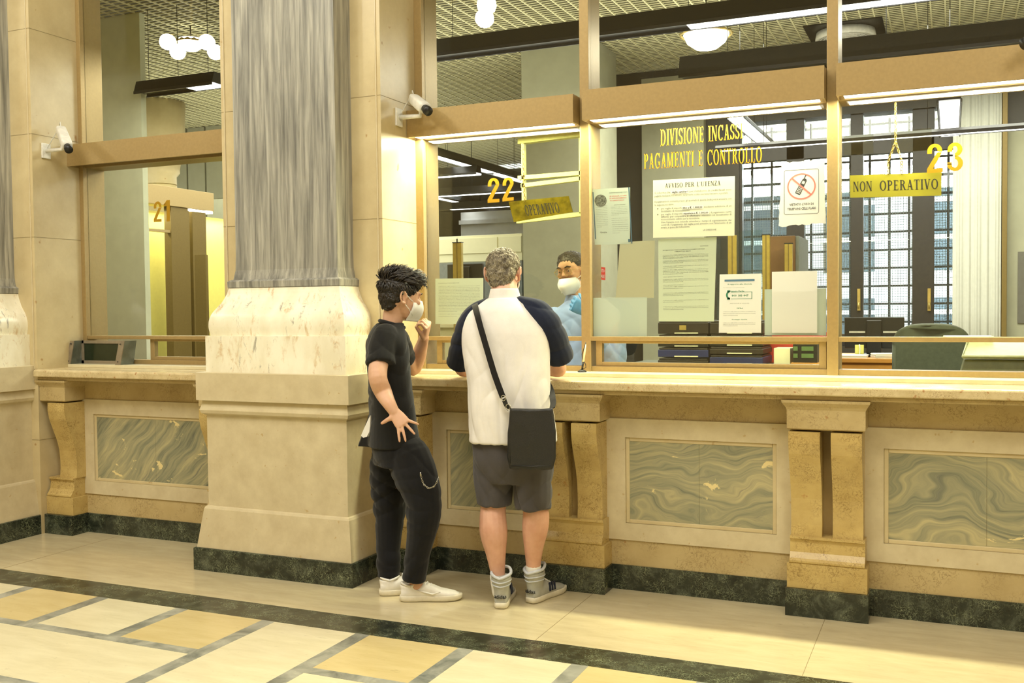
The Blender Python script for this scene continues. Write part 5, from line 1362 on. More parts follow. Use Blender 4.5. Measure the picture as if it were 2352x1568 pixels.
M['skin_t'] = skin_mat('clerk_skin', srgb(210, 160, 118), srgb(220, 172, 130))
M['mask'] = cloth_mat('white_mask_fabric', srgb(240, 240, 234), 0.8, 300, 0.1)
M['black_cotton'] = cloth_mat('black_cotton', srgb(26, 26, 25)); M['black_trouser'] = cloth_mat('black_trouser_fabric', srgb(22, 22, 24))
M['white_cotton'] = cloth_mat('white_pique_cotton', srgb(232, 228, 222), 0.85, 320, 0.3); M['navy_cotton'] = cloth_mat('navy_cotton', srgb(30, 36, 56))
M['grey_short'] = cloth_mat('dark_grey_shorts_fabric', srgb(78, 74, 74)); M['blue_shirt'] = cloth_mat('light_blue_shirt_fabric', srgb(150, 172, 214), 0.8, 300, 0.1)
M['leather'] = flat('black_grained_leather', srgb(30, 30, 28), 0.45, 0, 0.15, 220, bmp=0.25); M['strap'] = cloth_mat('black_webbing', srgb(28, 26, 24))
M['shoe_white'] = flat('white_shoe_leather', srgb(232, 228, 218), 0.45, var=0.03); M['sole_white'] = flat('cream_rubber_sole', srgb(220, 212, 188), 0.6, var=0.04)
M['shoe_grey'] = flat('light_grey_suede', srgb(170, 170, 160), 0.8, var=0.05, bmp=0.1); M['lining'] = flat('pale_grey_lining', srgb(196, 200, 204), 0.8)
M['sock'] = cloth_mat('white_sock', srgb(236, 234, 228)); M['silver'] = flat('silver_metal', srgb(190, 186, 170), 0.25, 0.9)
M['hair_black'] = hair_mat('dark_brown_hair', srgb(24, 20, 15), srgb(44, 36, 26)); M['hair_grey'] = hair_mat('greying_hair', srgb(84, 74, 58), srgb(160, 150, 124), 42)
M['hair_clerk'] = hair_mat('short_dark_hair', srgb(42, 36, 26), srgb(70, 60, 42)); M['glove'] = flat('blue_nitrile_glove', srgb(84, 150, 206), 0.35, var=0.04)
M['eye'] = flat('eye_white', srgb(230, 226, 216), 0.2, var=0); M['iris'] = flat('dark_iris', srgb(40, 28, 20), 0.15, var=0)

def wr(scale, amp, st=(1, 1, 1), seed=0):
    def f(co, n):
        p = Vector((co.x*st[0], co.y*st[1], co.z*st[2]))*scale+Vector((seed, seed*2, 0))
        v = noise.noise(p); v2 = noise.noise(p*2.3+Vector((5, 3, 1)))
        return amp*((1-abs(v)*2.2)+0.5*v2)
    return f
def folds(fields, base=0.0):
    """creases: each field = (direction, wavelength, amplitude, waviness, z range)"""
    def f(co, n):
        s = base*noise.noise(co*7)
        for d, wl, am, wv, z0, z1 in fields:
            k = max(0.0, min(1.0, (co.z-z0)/0.08, (z1-co.z)/0.08))
            if k <= 0: continue
            q = (co.x*d[0]+co.y*d[1]+co.z*d[2])/wl+wv*noise.noise(co*3.5+Vector(d)*3)
            g = 0.5+0.5*noise.noise(co*5+Vector((d[2]*9, 1, 2)))*1.8
            s += am*k*max(0, min(1.2, g))*(abs(math.sin(q*PI))**0.7*2-1.1)
        return s
    return f
def face_mask(c, r, f, u, s, parent, strap=True, beak=0.02, top=-0.012, bot=-0.118):
    T = mapf(c, r, f, u, s); mb = MB(); rows = []; nz, nx = 12, 16
    for i in range(nz+1):
        z = top+(bot-top)*i/nz; q = i/nz; row = []
        hw = 0.030+0.038*math.sin(PI*min(q*0.9+0.18, 1))
        for j in range(nx+1):
            a = -1+2*j/nx
            y = 0.078+(0.034+beak*math.sin(PI*q))*(1-abs(a)**1.7)-0.040*abs(a)**2.2*(0.8+0.2*q)-0.016*q
            row.append(T(a*hw, y, z))
        rows.append(row)
    mb.loft(rows, cap=False, closed=False); o = mb.build('face_mask', M['mask'], parent)
    md = o.modifiers.new('s', 'SOLIDIFY'); md.thickness = 0.003; md.offset = 1
    if strap:
        st = MB()
        for q in (-1, 1):
            st.tube([T(q*.052, .060, -.030), T(q*.070, .025, -.012), T(q*.080, -.012, .018), T(q*.084, -.028, .016)], .0018, 6)
            st.tube([T(q*.050, .048, -.090), T(q*.068, .020, -.060), T(q*.080, -.012, -.034), T(q*.084, -.022, -.026)], .0018, 6)
        st.build('mask_strap', M['mask'], o)
    return o
def shoe(c, fwd, parent, mats, L=0.29, high=False, name='shoe', wd=0.047, zt=0.0):
    """c = heel centre on the floor"""
    f = Vector((fwd[0], fwd[1], 0)).normalized(); r = Vector((f.y, -f.x, 0)); u = Vector((0, 0, 1)); T = mapf(c, r, f, u)
    sole = MB(); rr = []
    prof = [(0.0, .020), (.015, .032), (.06, .036), (.12, .034), (.17, .042), (.22, .046), (.26, .038), (.28, .026), (.29, .012)]
    P = [(y*L/0.29, w_*wd/0.047) for y, w_ in prof]
    outl = [(w_, y) for y, w_ in P]+[(-w_*0.92, y) for y, w_ in P[::-1]]
    for z, e, lift in ((0.002, .96, 0), (0.008, 1.04, 0), (0.026, 1.05, 0), (0.030, 1.0, 0)):
        rr.append([T(x*e, (y-L/2)*(1+(e-1)*0.5)+L/2, z+0.010*max(0, (y/L-0.75)*4)**2*(0.6 if z < .02 else .3)) for x, y in outl])
    sole.loft(rr, smooth=True); so = sole.build('sole', mats[1], None)
    up = MB(); sec = [(0.004, .028, .060), (.03, .035, .072), (.08, .036, .078), (.12, .036, .082), (.155, .040, .070), (.19, .044, .054), (.225, .044, .046), (.255, .036, .040), (.278, .022, .032)]
    rr = []
    for y, w_, h in sec:
        y *= L/0.29; w_ *= wd/0.047; h *= 1.13; ring = []
        for k in range(20):
            a = 2*PI*k/20; ca, sa = math.cos(a), math.sin(a)
            ring.append(T(w_*math.copysign(abs(ca)**.8, ca)*(1-0.38*max(0, sa)**2 if y < 0.16 else 1-.1*max(0, sa)), y, 0.012+(h-0.012)*(0.5+0.5*math.copysign(abs(sa)**.8, sa))))
        rr.append(ring)
    up.loft(rr)
    top = 0.165 if high else 0.085
    pts = [(T(0, .052, .05), .036, .050), (T(0, .048, .08), .036, .050)]
    if high: pts += [(T(0, .046, .112), .043, .053), (T(0, .046, .136), .048, .058), (T(0, .047, .152), .049, .060)]
    rr = [ell(p, r*a, f*b, 20) for p, a, b in pts]; up.loft(rr)
    o = fuse(up, name, mats[0], parent, 0.005, 3)
    so.parent = o; b = base_of(parent)
    for v in so.data.vertices: v.co -= b
    # collar rim, laces
    if high:
        rim = MB()
        for k0, zc_, a_, b_ in ((0, .150, .0475, .058), (1, .128, .0475, .0585), (2, .108, .044, .054)):
            rim.tube([T(a_*math.cos(q), .047+b_*math.sin(q), zc_+(0.016*abs(math.cos(q))+0.03*max(0, math.sin(q)) if k0 == 0 else 0.006*abs(math.cos(q)))) for q in [2*PI*k/28 for k in range(29)]], .0075 if k0 == 0 else .0032, 8, cap=False)
        rim.build('padded_collar', M['lining'], o)
    else:
        rim = MB(); rim.tube([T(.033*math.cos(q), .052+.046*math.sin(q), .080+.012*max(0, -math.sin(q))+.012*max(0, math.sin(q))) for q in [2*PI*k/20 for k in range(21)]], .006, 8, cap=False)
        rim.build('collar', mats[0], o)
    lc = MB()
    for k in range(5):
        y = .115+.019*k; z = .104-.0105*k; lc.tube([T(-.020, y, z-.006), T(0, y+.003, z), T(.020, y, z-.006)], .003, 6)
    lc.build('laces', M['sock'], o)
    return o, T
def pole_sock(parent, a, b, r1, r2, mat):
    mb = MB(); limb(mb, [(a, r1), ((Vector(a)+Vector(b))/2, (r1+r2)/2), (b, r2)]); return fuse(mb, 'sock', mat, parent, 0.005, 2)

# ============================================================ the boy
YB_ = 4.34
P = lambda u, v, dy=0.0: at(u, v, YB_+dy)
g1 = atz(890, 1371, 0)
boy = thing('person', 'boy in black T-shirt, black trousers and white mask standing by the pilaster, hand on hip', 'person', (P(925, 1375).x, YB_, 0))
hf = (Vector((0.866, 0.5, 0))*0.93+Vector((-0.5, 0.866, 0))*0.36).normalized()
r_, f_, u_ = frame(hf, tilt=-0.10)
hc = P(922, 682, 0.02)
tf = Vector((0.80, 0.60, 0)).normalized(); tr_ = Vector((0.60, -0.80, 0))
body_ = MB()
head(body_, hc, r_, f_, u_, 0.98)
limb(body_, [(P(899, 752, 0.0), .050), (P(904, 722, 0.01), .053), (P(910, 702, 0.02), .055)])
# near arm: shoulder, elbow, wrist, hand on hip
sh, el, wr_ = P(884, 790, -0.12), P(868, 868, -0.225), P(905, 945, -0.245)
limb(body_, [(sh, .050), (P(871, 830, -0.17), .047), (el, .045), (P(880, 900, -0.20), .043), (P(893, 925, -0.24), .033), (wr_, .026)])
hd_ = (P(933, 984, -0.25)-wr_)
view = (Vector((0, 0, 1.45))-wr_).normalized()
hand(body_, wr_, hd_, view+Vector((0, 0, 0.1)), Vector((-1, -0.2, -0.3)), (0.06, 0.05, 0.06, 0.10), s=0.93, thumb=(1.75, 0.15, 0.1), ts=0.62, spreads=(0.50, 0.36, -0.12, -0.60))
# far arm: elbow on the counter, fist at the chin
el2, w2 = P(948, 846, 0.42), P(974, 775, 0.30)
limb(body_, [(P(908, 800, 0.13), .040), (P(932, 825, 0.30), .044), (el2, .042), (P(960, 820, 0.38), .042), (P(969, 792, 0.33), .032), (w2, .027)])
hand(body_, w2, P(988, 728, 0.24)-w2, Vector((0.75, 0.2, -0.25)), Vector((-0.6, -0.9, 0.3)), (1.0, 1.15, 1.25, 1.3), s=1.02, thumb=(0.40, 0.5, 0.9), ts=0.85)
# torso, pelvis, legs under the clothes
trunk(body_, [(P(902, 758), .045, .04), (P(893, 785), .12, .065), (P(895, 830), .15, .09), (P(902, 900), .13, .09), (P(908, 980), .15, .10), (P(920, 1040), .15, .10)], tr_, tf)
kn, an = P(975, 1155, -0.06), P(956, 1318, -0.02)
kf, af = P(900, 1160, 0.08), P(893, 1312, 0.05)
limb(body_, [(P(935, 1045, -0.05), .085), (kn, .055), (P(965, 1230, -0.06), .048), (an, .036), (P(957, 1345, -0.01), .034)])
limb(body_, [(P(905, 1045, 0.06), .085), (kf, .055), (P(896, 1230, 0.07), .048), (af, .036), (P(893, 1340, 0.05), .034)])
fuse(body_, 'body', M['skin_b'], boy, 0.0042, 3)
# T-shirt
ts = MB()
trunk(ts, [(P(897, 742), .062, .065), (P(892, 756), .12, .078), (P(889, 778), .172, .095), (P(890, 820), .178, .103), (P(896, 880), .165, .104), (P(901, 940), .165, .112), (P(903, 985), .172, .122), (P(905, 1022), .184, .130)], tr_, tf)
limb(ts, [(P(886, 775, -0.10), .070), (P(880, 798, -0.130), .068), (P(876, 820, -0.155), .067), (P(875, 836, -0.170), .068)], cuff=True)
limb(ts, [(P(905, 775, 0.12), .072), (P(920, 805, 0.22), .066), (P(930, 822, 0.28), .060)], cuff=True)
ts.prism([P(848, 952, .0), P(822, 1022, .0), P(880, 1026, .0), P(880, 952, .0)], (0.03, -0.05, 0))
ff = wr(6, 0.007, (1, 1, 0.6), 3)
def bs(co, n):
    return ff(co, n)+0.0035*math.sin((co.z*0.9+co.x*0.8)*48+noise.noise(co*6)*4)
fuse(ts, 't_shirt', M['black_cotton'], boy, 0.006, 4, disp=folds([((.7, 0, .7), .085, .006, 1.6, .95, 1.5), ((-.5, 0, .9), .11, .005, 1.8, .8, 1.35)], .004))
cl = MB(); nk = P(900, 736, 0.0)
cl.tube([nk+tr_*.061*math.cos(q)+tf*.060*math.sin(q)+Vector((0, 0, -.018-.018*math.sin(q))) for q in [2*PI*k/24 for k in range(25)]], .010, 8, cap=False)
cl.build('collar', M['black_cotton'], boy)
wp = MB(); pts = [(851, 953), (846, 962), (836, 984), (829, 1000), (834, 1005), (842, 1003), (848, 992), (850, 975)]
wp.prism([P(u, v, -0.125) for u, v in pts], (0.0, 0.05, 0.0)); o = wp.build('shirt_print', M['sock'], boy, label='white curved print on the back hem of the T-shirt')
# trousers
tz = MB()
trunk(tz, [(P(906, 1003), .155, .120), (P(914, 1030), .168, .128), (P(922, 1065), .165, .128)], tr_, tf)
limb(tz, [(P(938, 1050, -.055), .108), (P(958, 1098, -.07), .106), (P(972, 1142, -.07), .090), (P(972, 1195, -.07), .080), (P(961, 1265, -.05), .064), (P(951, 1330, -.03), .057)], cuff=True)
limb(tz, [(P(900, 1050, .06), .105), (P(893, 1100, .07), .096), (P(895, 1160, .08), .082), (P(893, 1230, .07), .066), (P(893, 1324, .05), .056)], cuff=True)
f2 = wr(9, 0.0045, (1, 1, 1.3), 11)
fuse(tz, 'trousers', M['black_trouser'], boy, 0.006, 3, disp=folds([((.45, 0, .9), .075, .006, 1.5, .1, 1.0), ((-.5, 0, .85), .10, .0055, 1.8, .05, .75)], .004))
ch = MB(); yk = -0.185
chain([P(967, 1088, yk), P(968, 1098, yk), P(973, 1112, yk), P(984, 1121, yk), P(996, 1118, yk), P(1004, 1106, yk), P(1008, 1094, yk+.03)], 'trouser_chain', M['silver'], boy, 0.0012, 0.009)
MB().tube([P(966, 1084, yk-.002), P(966, 1094, yk-.002)], .003, 8).build('snap_hook', M['silver'], boy)
# shoes
shw, _ = shoe(atz(872, 1366, 0), (0.84, 0.54), boy, (M['shoe_white'], M['sole_white']), 0.285)
shw, T1 = shoe(atz(920, 1379, 0), (0.90, 0.44), boy, (M['shoe_white'], M['sole_white']), 0.305)
sw = MB()
for k, (x, h) in enumerate(((0.06, .012), (.08, .016), (.10, .013), (.12, .009), (.14, .006))): pass
sw.tube([T1(.039, .20, .050), T1(.0415, .16, .040), T1(.0375, .12, .050), T1(.036, .08, .062)], [.002, .005, .004, .0015], 8); sw.build('side_flash', M['shoe_white'], shw)
# hair
hr = MB(); T = mapf(hc, r_, f_, u_, 0.98); Mx = Matrix((r_, f_, u_)).transposed()
hr.ball(T(0, -.024, .048), (.083, .098, .078), 28, 18, Mx); hr.ball(T(0, -.058, .004), (.072, .056, .066), 20, 14, Mx); hr.ball(T(0, .030, .080), (.070, .062, .036), 20, 14, Mx); hr.ball(T(0, -.068, -.035), (.050, .034, .040), 16, 10, Mx)
for q in (-1, 1): hr.ball(T(q*.062, .016, .036), (.014, .026, .030), 14, 10, Mx)
hb = fuse(hr, 'hair', M['hair_black'], boy, 0.006, 2, disp=wr(26, 0.004, (1, 1, 1), 5))
lk = MB()
def test_b(d, rnd): return True
def comb_b(d, rnd):
    if d.z > 0.42: return ((0.25*rnd.uniform(-1, 1), 0.9, 0.1), 0.7, 1.2)
    k = max(0.0, (d.z+0.1)/0.5)
    return ((0, 0.1-0.2*(d.y < 0)+0.5*k, -1), 0.15+0.2*k, 0.35+0.4*k)
scalp_hair(lk, hb, hc, r_, f_, u_, 0.98, test_b, comb_b, 2200, 0.042, 0.0038, 4)
lk.build('locks', M['hair_black'], hb)
face_mask(hc, r_, f_, u_, 0.98, boy, beak=0.018)
for q in (-1, 1):
    e = MB(); e.ball(T(q*.031, .0735, .0), .0118, 14, 10); eo = e.build('eye', M['eye'], boy); e = MB(); e.ball(T(q*.031, .0815, .0), .0062, 10, 8); e.build('iris', M['iris'], eo)
eb = MB()
for q in (-1, 1): eb.tube([T(q*.012, .098, .020), T(q*.030, .098, .026), T(q*.048, .088, .021)], [.003, .004, .002], 8)
eb.build('eyebrows', M['hair_black'], boy)

# ============================================================ the man at the window
YM_ = 4.46
Q = lambda u, v, dy=0.0: at(u, v, YM_+dy)
man = thing('person', 'grey-haired man in navy-sleeved white polo and grey shorts leaning on the counter', 'person', (Q(1180, 1390).x, YM_, 0))
mf = Vector((-0.30, 0.954, 0)).normalized(); mr = Vector((mf.y, -mf.x, 0))
hfm = Vector((-0.20, 0.98, 0)); r_, f_, u_ = frame(hfm, tilt=-0.12)
hm = Q(1157, 628, 0.10)
bm_ = MB()
head(bm_, hm, r_, f_, u_, 1.04)
limb(bm_, [(Q(1160, 700, 0.03), .066), (Q(1160, 675, 0.05), .064), (Q(1158, 650, 0.08), .064)])
trunk(bm_, [(Q(1160, 695, .03), .06, .05), (Q(1164, 730, .03), .12, .07), (Q(1164, 800, 0), .15, .09), (Q(1172, 900, -.02), .17, .12), (Q(1178, 1000, -.02), .17, .12), (Q(1180, 1050, -.02), .17, .12)], mr, mf)
for (a, b, c, w_, hdir, thsd) in (((1092, 742, .04), (1063, 836, .27), (1066, 848, .30), (1115, 836, .52), Vector((0.85, 0.45, -0.02)), Vector((0.2, .9, .3))),
                        ((1243, 740, .04), (1278, 836, .25), (1281, 848, .28), (1235, 834, .50), Vector((-0.55, 0.8, -0.02)), Vector((-.8, .3, .3)))):
    limb(bm_, [(Q(*a), .040), (Q((a[0]+b[0])/2, (a[1]+b[1])/2, (a[2]+b[2])/2), .046), (Q(*b), .045), (Q(*c), .041), (Q((c[0]+w_[0])/2, (c[1]+w_[1])/2, (c[2]+w_[2])/2), .042), (Q(*w_), .030)])
    hand(bm_, Q(*w_), hdir, Vector((0, 0, 1)), thsd, (.35, .35, .35, .4), s=1.0)
# legs
lk_, la = (1136, 1152), (1142, 1312)
limb(bm_, [(Q(1140, 1040, -.02), .10), (Q(1135, 1110, -.03), .082), (Q(1133, 1160, -.03), .064), (Q(1132, 1190, -.045), .066), (Q(1134, 1225, -.055), .068), (Q(1139, 1270, -.05), .050), (Q(1143, 1312, -.045), .037), (Q(1146, 1355, -.045), .034)])
limb(bm_, [(Q(1215, 1040, 0), .10), (Q(1222, 1110, .0), .082), (Q(1229, 1155, .02), .062), (Q(1231, 1185, .02), .065), (Q(1229, 1215, .025), .064), (Q(1226, 1255, .04), .049), (Q(1225, 1295, .055), .037), (Q(1225, 1345, .065), .034)])
fuse(bm_, 'body', M['skin_m'], man, 0.0045, 3)
# shirt body
sb = MB()
trunk(sb, [(Q(1160, 684, .03), .085, .080), (Q(1161, 700, .02), .135, .10), (Q(1163, 722, .01), .190, .118), (Q(1162, 765, -.01), .214, .130), (Q(1163, 820, -.02), .210, .135), (Q(1168, 880, -.03), .200, .142), (Q(1174, 940, -.03), .205, .150), (Q(1178, 985, -.03), .210, .150), (Q(1179, 1013, -.03), .213, .150)], mr, mf, pw=0.8)
def ms_(co, n):
    zz = max(0, min(1, (1.35-co.z)/0.4)); a = math.atan2(co.z-1.30, co.x+1.72)
    s1 = math.sin((co.x*1.0+co.z*0.45)*46+noise.noise(co*5)*3.5)*0.0045*zz
    s2 = math.sin((co.x*1.0-co.z*0.6)*34+noise.noise(co*4+Vector((7, 0, 0)))*3)*0.004*zz
    return s1+s2+noise.noise(co*9)*0.006
fuse(sb, 'polo_shirt', M['white_cotton'], man, 0.006, 4, disp=folds([((.92, 0, .38), .075, .0045, 1.3, .75, 1.30), ((.88, 0, -.4), .085, .004, 1.4, .78, 1.22), ((1, 0, .02), .06, .004, 0.9, .7, 1.12)], .003))
slf = wr(8, 0.007, (1, 1, 1), 9)
for nm, L_ in (('l', [((1120, 704, .02), .046), ((1098, 722, .02), .062), ((1078, 752, .05), .067), ((1065, 790, .11), .067), ((1055, 834, .19), .068)]),
               ('r', [((1200, 700, .02), .046), ((1232, 716, .02), .064), ((1256, 746, .04), .070), ((1272, 782, .10), .072), ((1283, 820, .17), .075)])):
    m = MB(); limb(m, [(Q(*p), r) for p, r in L_], cuff=True); fuse(m, 'sleeve', M['navy_cotton'], man, 0.006, 2, disp=folds([((.4, 0, .9), .07, .006, 1.6, .9, 1.6)], .004), label='navy raglan sleeve')
cm = MB(); rr = []
for z, a, b in ((-.028, .084, .080), (0.0, .076, .073), (.026, .070, .068), (.030, .068, .066), (.024, .064, .062), (-.01, .062, .06)):
    rr.append(ell(Q(1159, 677, .045)+Vector((0, 0, z))+mf*(-0.006 if z > 0 else 0), mr*a, mf*b, 32))
cm.loft(rr, cap=False); cm.build('collar', M['white_cotton'], man)
# shorts
sh_ = MB()
trunk(sh_, [(Q(1179, 985, -.02), .190, .132), (Q(1180, 1030, -.02), .196, .138), (Q(1181, 1062, -.02), .192, .132), (Q(1181, 1105, -.02), .150, .10)], mr, mf, pw=0.8)
limb(sh_, [(Q(1136, 1060, -.03), .108), (Q(1134, 1105, -.03), .098), (Q(1134, 1158, -.03), .082)], cuff=True)
limb(sh_, [(Q(1222, 1062, .0), .104), (Q(1224, 1108, .0), .096), (Q(1225, 1167, .0), .084)], cuff=True)
s3 = wr(8, 0.006, (1, 1, .7), 21)
fuse(sh_, 'shorts', M['grey_short'], man, 0.006, 3, disp=folds([((.8, 0, .6), .09, .006, 1.6, .3, .95), ((1, 0, -.3), .11, .006, 1.5, .3, .9)], .004))
# ear straps of the mask, glasses arm
face_mask(hm, r_, f_, u_, 1.04, man)
T = mapf(hm, r_, f_, u_, 1.04); Mx = Matrix((r_, f_, u_)).transposed()
hr = MB(); hr.ball(T(0, -.022, .040), (.080, .096, .080), 28, 18, Mx); hr.ball(T(0, -.056, -.004), (.070, .056, .066), 20, 14, Mx); hr.ball(T(0, -.066, -.048), (.052, .034, .034), 16, 10, Mx)
hb = fuse(hr, 'hair', M['hair_grey'], man, 0.006, 2, disp=wr(40, 0.003, (1, 1, 1), 2))
lk = MB()
scalp_hair(lk, hb, hm, r_, f_, u_, 1.04, lambda d, rnd: True, lambda d, rnd: ((0.1*rnd.uniform(-1, 1)+d.x*0.5, -0.3 if d.z > 0.6 else 0.0, -1), 0.3, 0.8), 4600, 0.017, 0.0019, 6)
lk.build('locks', M['hair_grey'], hb)
# high-top shoes with socks
def trainer(c, fwd, sgn):
    o, T_ = shoe(c, fwd, man, (M['shoe_grey'], M['sole_white']), 0.30, True, wd=0.047)
    st = MB()
    for sx in (-1, 1):
        for k in range(3):
            y = .125+.020*k
            st.add([T_(sx*(.0375+.0004*k+.0025), y-.006, .040), T_(sx*(.0385+.0004*k+.0025), y+.005, .040), T_(sx*(.0300+.0025), y+.017-.004, .082), T_(sx*(.0300+.0025), y+.004-.004, .082)], [(0, 1, 2, 3)], False)
    so = st.build('side_stripes', M['navy_cotton'], o, label='three dark side stripes'); md = so.modifiers.new('s', 'SOLIDIFY'); md.thickness = 0.004; md.offset = 0
    vs, fs = text_shape('adidas', 3, 0.012); x0 = min(v[0] for v in vs); x1 = max(v[0] for v in vs); y0 = min(v[1] for v in vs); y1 = max(v[1] for v in vs)
    tm = MB(); W = .062; pts = []
    for a, b in vs:
        q = ((a-x0)/(x1-x0)-.5)*W; an = q/.036
        pts.append(T_(.0385*math.sin(an), .035-.0395*math.cos(an), .052+.018*(b-y0)/(y1-y0)))
    tm.add(pts, fs, False); to = tm.build('heel_lettering', M['ink'], o); md = to.modifiers.new('s', 'SOLIDIFY'); md.thickness = 0.002; md.offset = 0
    return o
trainer(atz(1149, 1399, 0), (-0.28, 0.96), 1)
trainer(atz(1216, 1386, 0)+Vector((0, 0, 0)), (0.22, 0.975), 1)
pole_sock(man, Q(1143, 1322, -.045), Q(1146, 1360, -.045), .0395, .034, M['sock'])
pole_sock(man, Q(1225, 1300, .057), Q(1225, 1345, .065), .0395, .034, M['sock'])
# crossbody bag, a thing of its own
Yg = 4.46-.03-.175
G = lambda u, v, dy=0.0: at(u, v, Yg+dy)
bag = thing('shoulder_bag', 'black leather crossbody bag hanging on the back of the man at the counter', 'bag', G(1222, 1010))
bm2 = MB(); rr = []
ol = [(1172, 938), (1220, 940), (1269, 937), (1275, 990), (1275, 1050), (1268, 1076), (1220, 1078), (1172, 1076), (1166, 1050), (1168, 990)]
ctr_ = (1221, 1010)
for dy, e in ((-.030, .95), (-.026, 1.0), (.012, 1.0), (.024, .96)):
    rr.append([G(ctr_[0]+(u-ctr_[0])*e, ctr_[1]+(v-ctr_[1])*e, dy) for u, v in ol])
bm2.loft(rr); fuse(bm2, 'pouch', M['leather'], bag, 0.005, 4, disp=wr(7, 0.004, (1, 1, 1), 4))
fl = MB(); fl.tube([G(1175, 1069, -.031), G(1220, 1071, -.033), G(1266, 1069, -.031)], .0025, 8); fl.tube([G(1174, 946, -.028), G(1172, 1000, -.030), G(1172, 1064, -.030)], .0025, 8); fl.build('piping', M['leather'], bag)
def ribbon(name, pts, wd_, th, mat, parent, side=(1, 0, 0)):
    mb = MB(); R_ = resample([(Vector(p),) for p in pts], 6); rr = []
    for i, (c,) in enumerate(R_):
        t = (R_[min(i+1, len(R_)-1)][0]-R_[max(i-1, 0)][0]).normalized(); s_ = Vector(side); s_ = (s_-t*s_.dot(t)).normalized(); n_ = t.cross(s_)
        rr.append([c+s_*wd_/2+n_*th/2, c+s_*wd_/2-n_*th/2, c-s_*wd_/2-n_*th/2, c-s_*wd_/2+n_*th/2])
    mb.loft(rr, smooth=False); return mb.build(name, mat, parent)
S_ = Vector((0.93, 0, 0.36))
ribbon('strap', [Q(1100, 702, .10), Q(1092, 698, .03), Q(1091, 702, -.07), Q(1096, 722, -.15), Q(1104, 752, -.188), Q(1118, 800, -.205), Q(1136, 860, -.212), Q(1155, 912, -.215)], .030, .003, M['strap'], bag, S_)
ribbon('strap_end', [Q(1157, 915, -.215), Q(1162, 928, -.215), Q(1170, 940, -.205)], .022, .004, M['leather'], bag, S_)
ribbon('strap_front', [Q(1268, 938, -.16), Q(1270, 918, -.08), Q(1258, 880, .08), Q(1200, 780, .17), Q(1120, 712, .14), Q(1100, 702, .10)], .030, .003, M['strap'], bag, S_)
bk = MB()
for c in (Q(1156, 914, -.22), Q(1167, 934, -.218)): bk.tube([c+Vector((.011*math.cos(q), 0, .013*math.sin(q))) for q in [2*PI*k/12 for k in range(13)]], .0022, 6, cap=False)
bk.build('buckle', M['silver'], bag)

# ============================================================ the clerk behind the glass
YT_ = 5.62
K = lambda u, v, dy=0.0: at(u, v, YT_+dy)
clk = thing('person', 'clerk with round glasses, light blue shirt and lowered mask behind the glass of window 22', 'person', (K(1335, 800).x, YT_, ZOF))
cf = Vector((-0.22, -0.975, 0)).normalized(); r_, f_, u_ = frame(Vector((-0.12, -0.99, 0)), tilt=-0.06, roll=-0.12)
hk = K(1311, 622, 0.02); cr = Vector((cf.y, -cf.x, 0))
kb = MB(); head(kb, hk, r_, f_, u_, 0.98)
limb(kb, [(K(1330, 720, .03), .062), (K(1325, 690, .03), .054), (K(1316, 655, .03), .056)])
trunk(kb, [(K(1332, 715), .07, .06), (K(1336, 740), .12, .08), (K(1338, 800), .17, .10), (K(1338, 870), .16, .10), (K(1338, 960), .17, .11)], cr, cf)
gw = K(1350, 716, -.20)
limb(kb, [(K(1392, 760, 0), .050), (K(1408, 830, -.04), .050), (K(1405, 850, -.07), .045), (K(1375, 790, -.15), .036), (gw, .028)])
limb(kb, [(K(1282, 762, 0), .050), (K(1262, 830, -.04), .050), (K(1268, 858, -.10), .043), (K(1310, 868, -.17), .030)])
hand(kb, K(1310, 868, -.17), Vector((.8, -.3, 0)), Vector((0, -.2, 1)), Vector((0, 1, 0.3)), (.5, .5, .5, .5))
for dx in (-0.09, 0.09):
    c0 = K(1338, 960); limb(kb, [(c0+cr*dx, .09), (Vector((c0.x, c0.y, .75))+cr*dx, .06), (Vector((c0.x, c0.y, ZOF+.08))+cr*dx, .042)])
fuse(kb, 'body', M['skin_t'], clk, 0.0042, 3)
ks = MB()
trunk(ks, [(K(1328, 690), .066, .068), (K(1331, 700), .115, .085), (K(1335, 722), .190, .105), (K(1338, 780), .205, .118), (K(1338, 850), .19, .122), (K(1338, 930), .19, .125), (K(1338, 980), .19, .125)], cr, cf)
limb(ks, [(K(1400, 730, 0), .072), (K(1412, 800, -.03), .068), (K(1410, 845, -.06), .062), (K(1385, 805, -.13), .052), (K(1358, 748, -.19), .042)])
limb(ks, [(K(1274, 732, 0), .072), (K(1262, 800, -.03), .070), (K(1262, 848, -.07), .062), (K(1290, 866, -.14), .050)])
def cs(co, n): return math.sin((co.x*0.6+co.z)*40+noise.noise(co*6)*4)*0.0035+noise.noise(co*8)*0.005
fuse(ks, 'shirt', M['blue_shirt'], clk, 0.006, 3, disp=folds([((.6, 0, .8), .07, .0035, 1.8, .8, 1.6), ((-.7, 0, .7), .08, .0035, 1.8, .8, 1.5)], .003))
kc = MB(); nk = K(1325, 686, .015)
kc.loft([ell(nk+Vector((0, 0, z)), cr*a, cf*b, 28) for z, a, b in ((-.03, .080, .078), (0, .072, .070), (.022, .064, .062), (.022, .060, .058), (-.02, .064, .064))], cap=False); kc.build('collar', M['blue_shirt'], clk)
kt = MB()
for dx in (-0.09, 0.09):
    c0 = K(1338, 975); limb(kt, [(c0+cr*dx, .10), (Vector((c0.x, c0.y, .72))+cr*dx, .085), (Vector((c0.x, c0.y, ZOF+.05))+cr*dx, .07)])
fuse(kt, 'trousers', M['black_trouser'], clk, 0.008, 2)
for dx in (-0.09, 0.09):
    c0 = K(1338, 975); shoe(Vector((c0.x, c0.y, ZOF))+cr*dx-cf*0.07, (cf.x, cf.y), clk, (M['leather'], M['black']), 0.27)
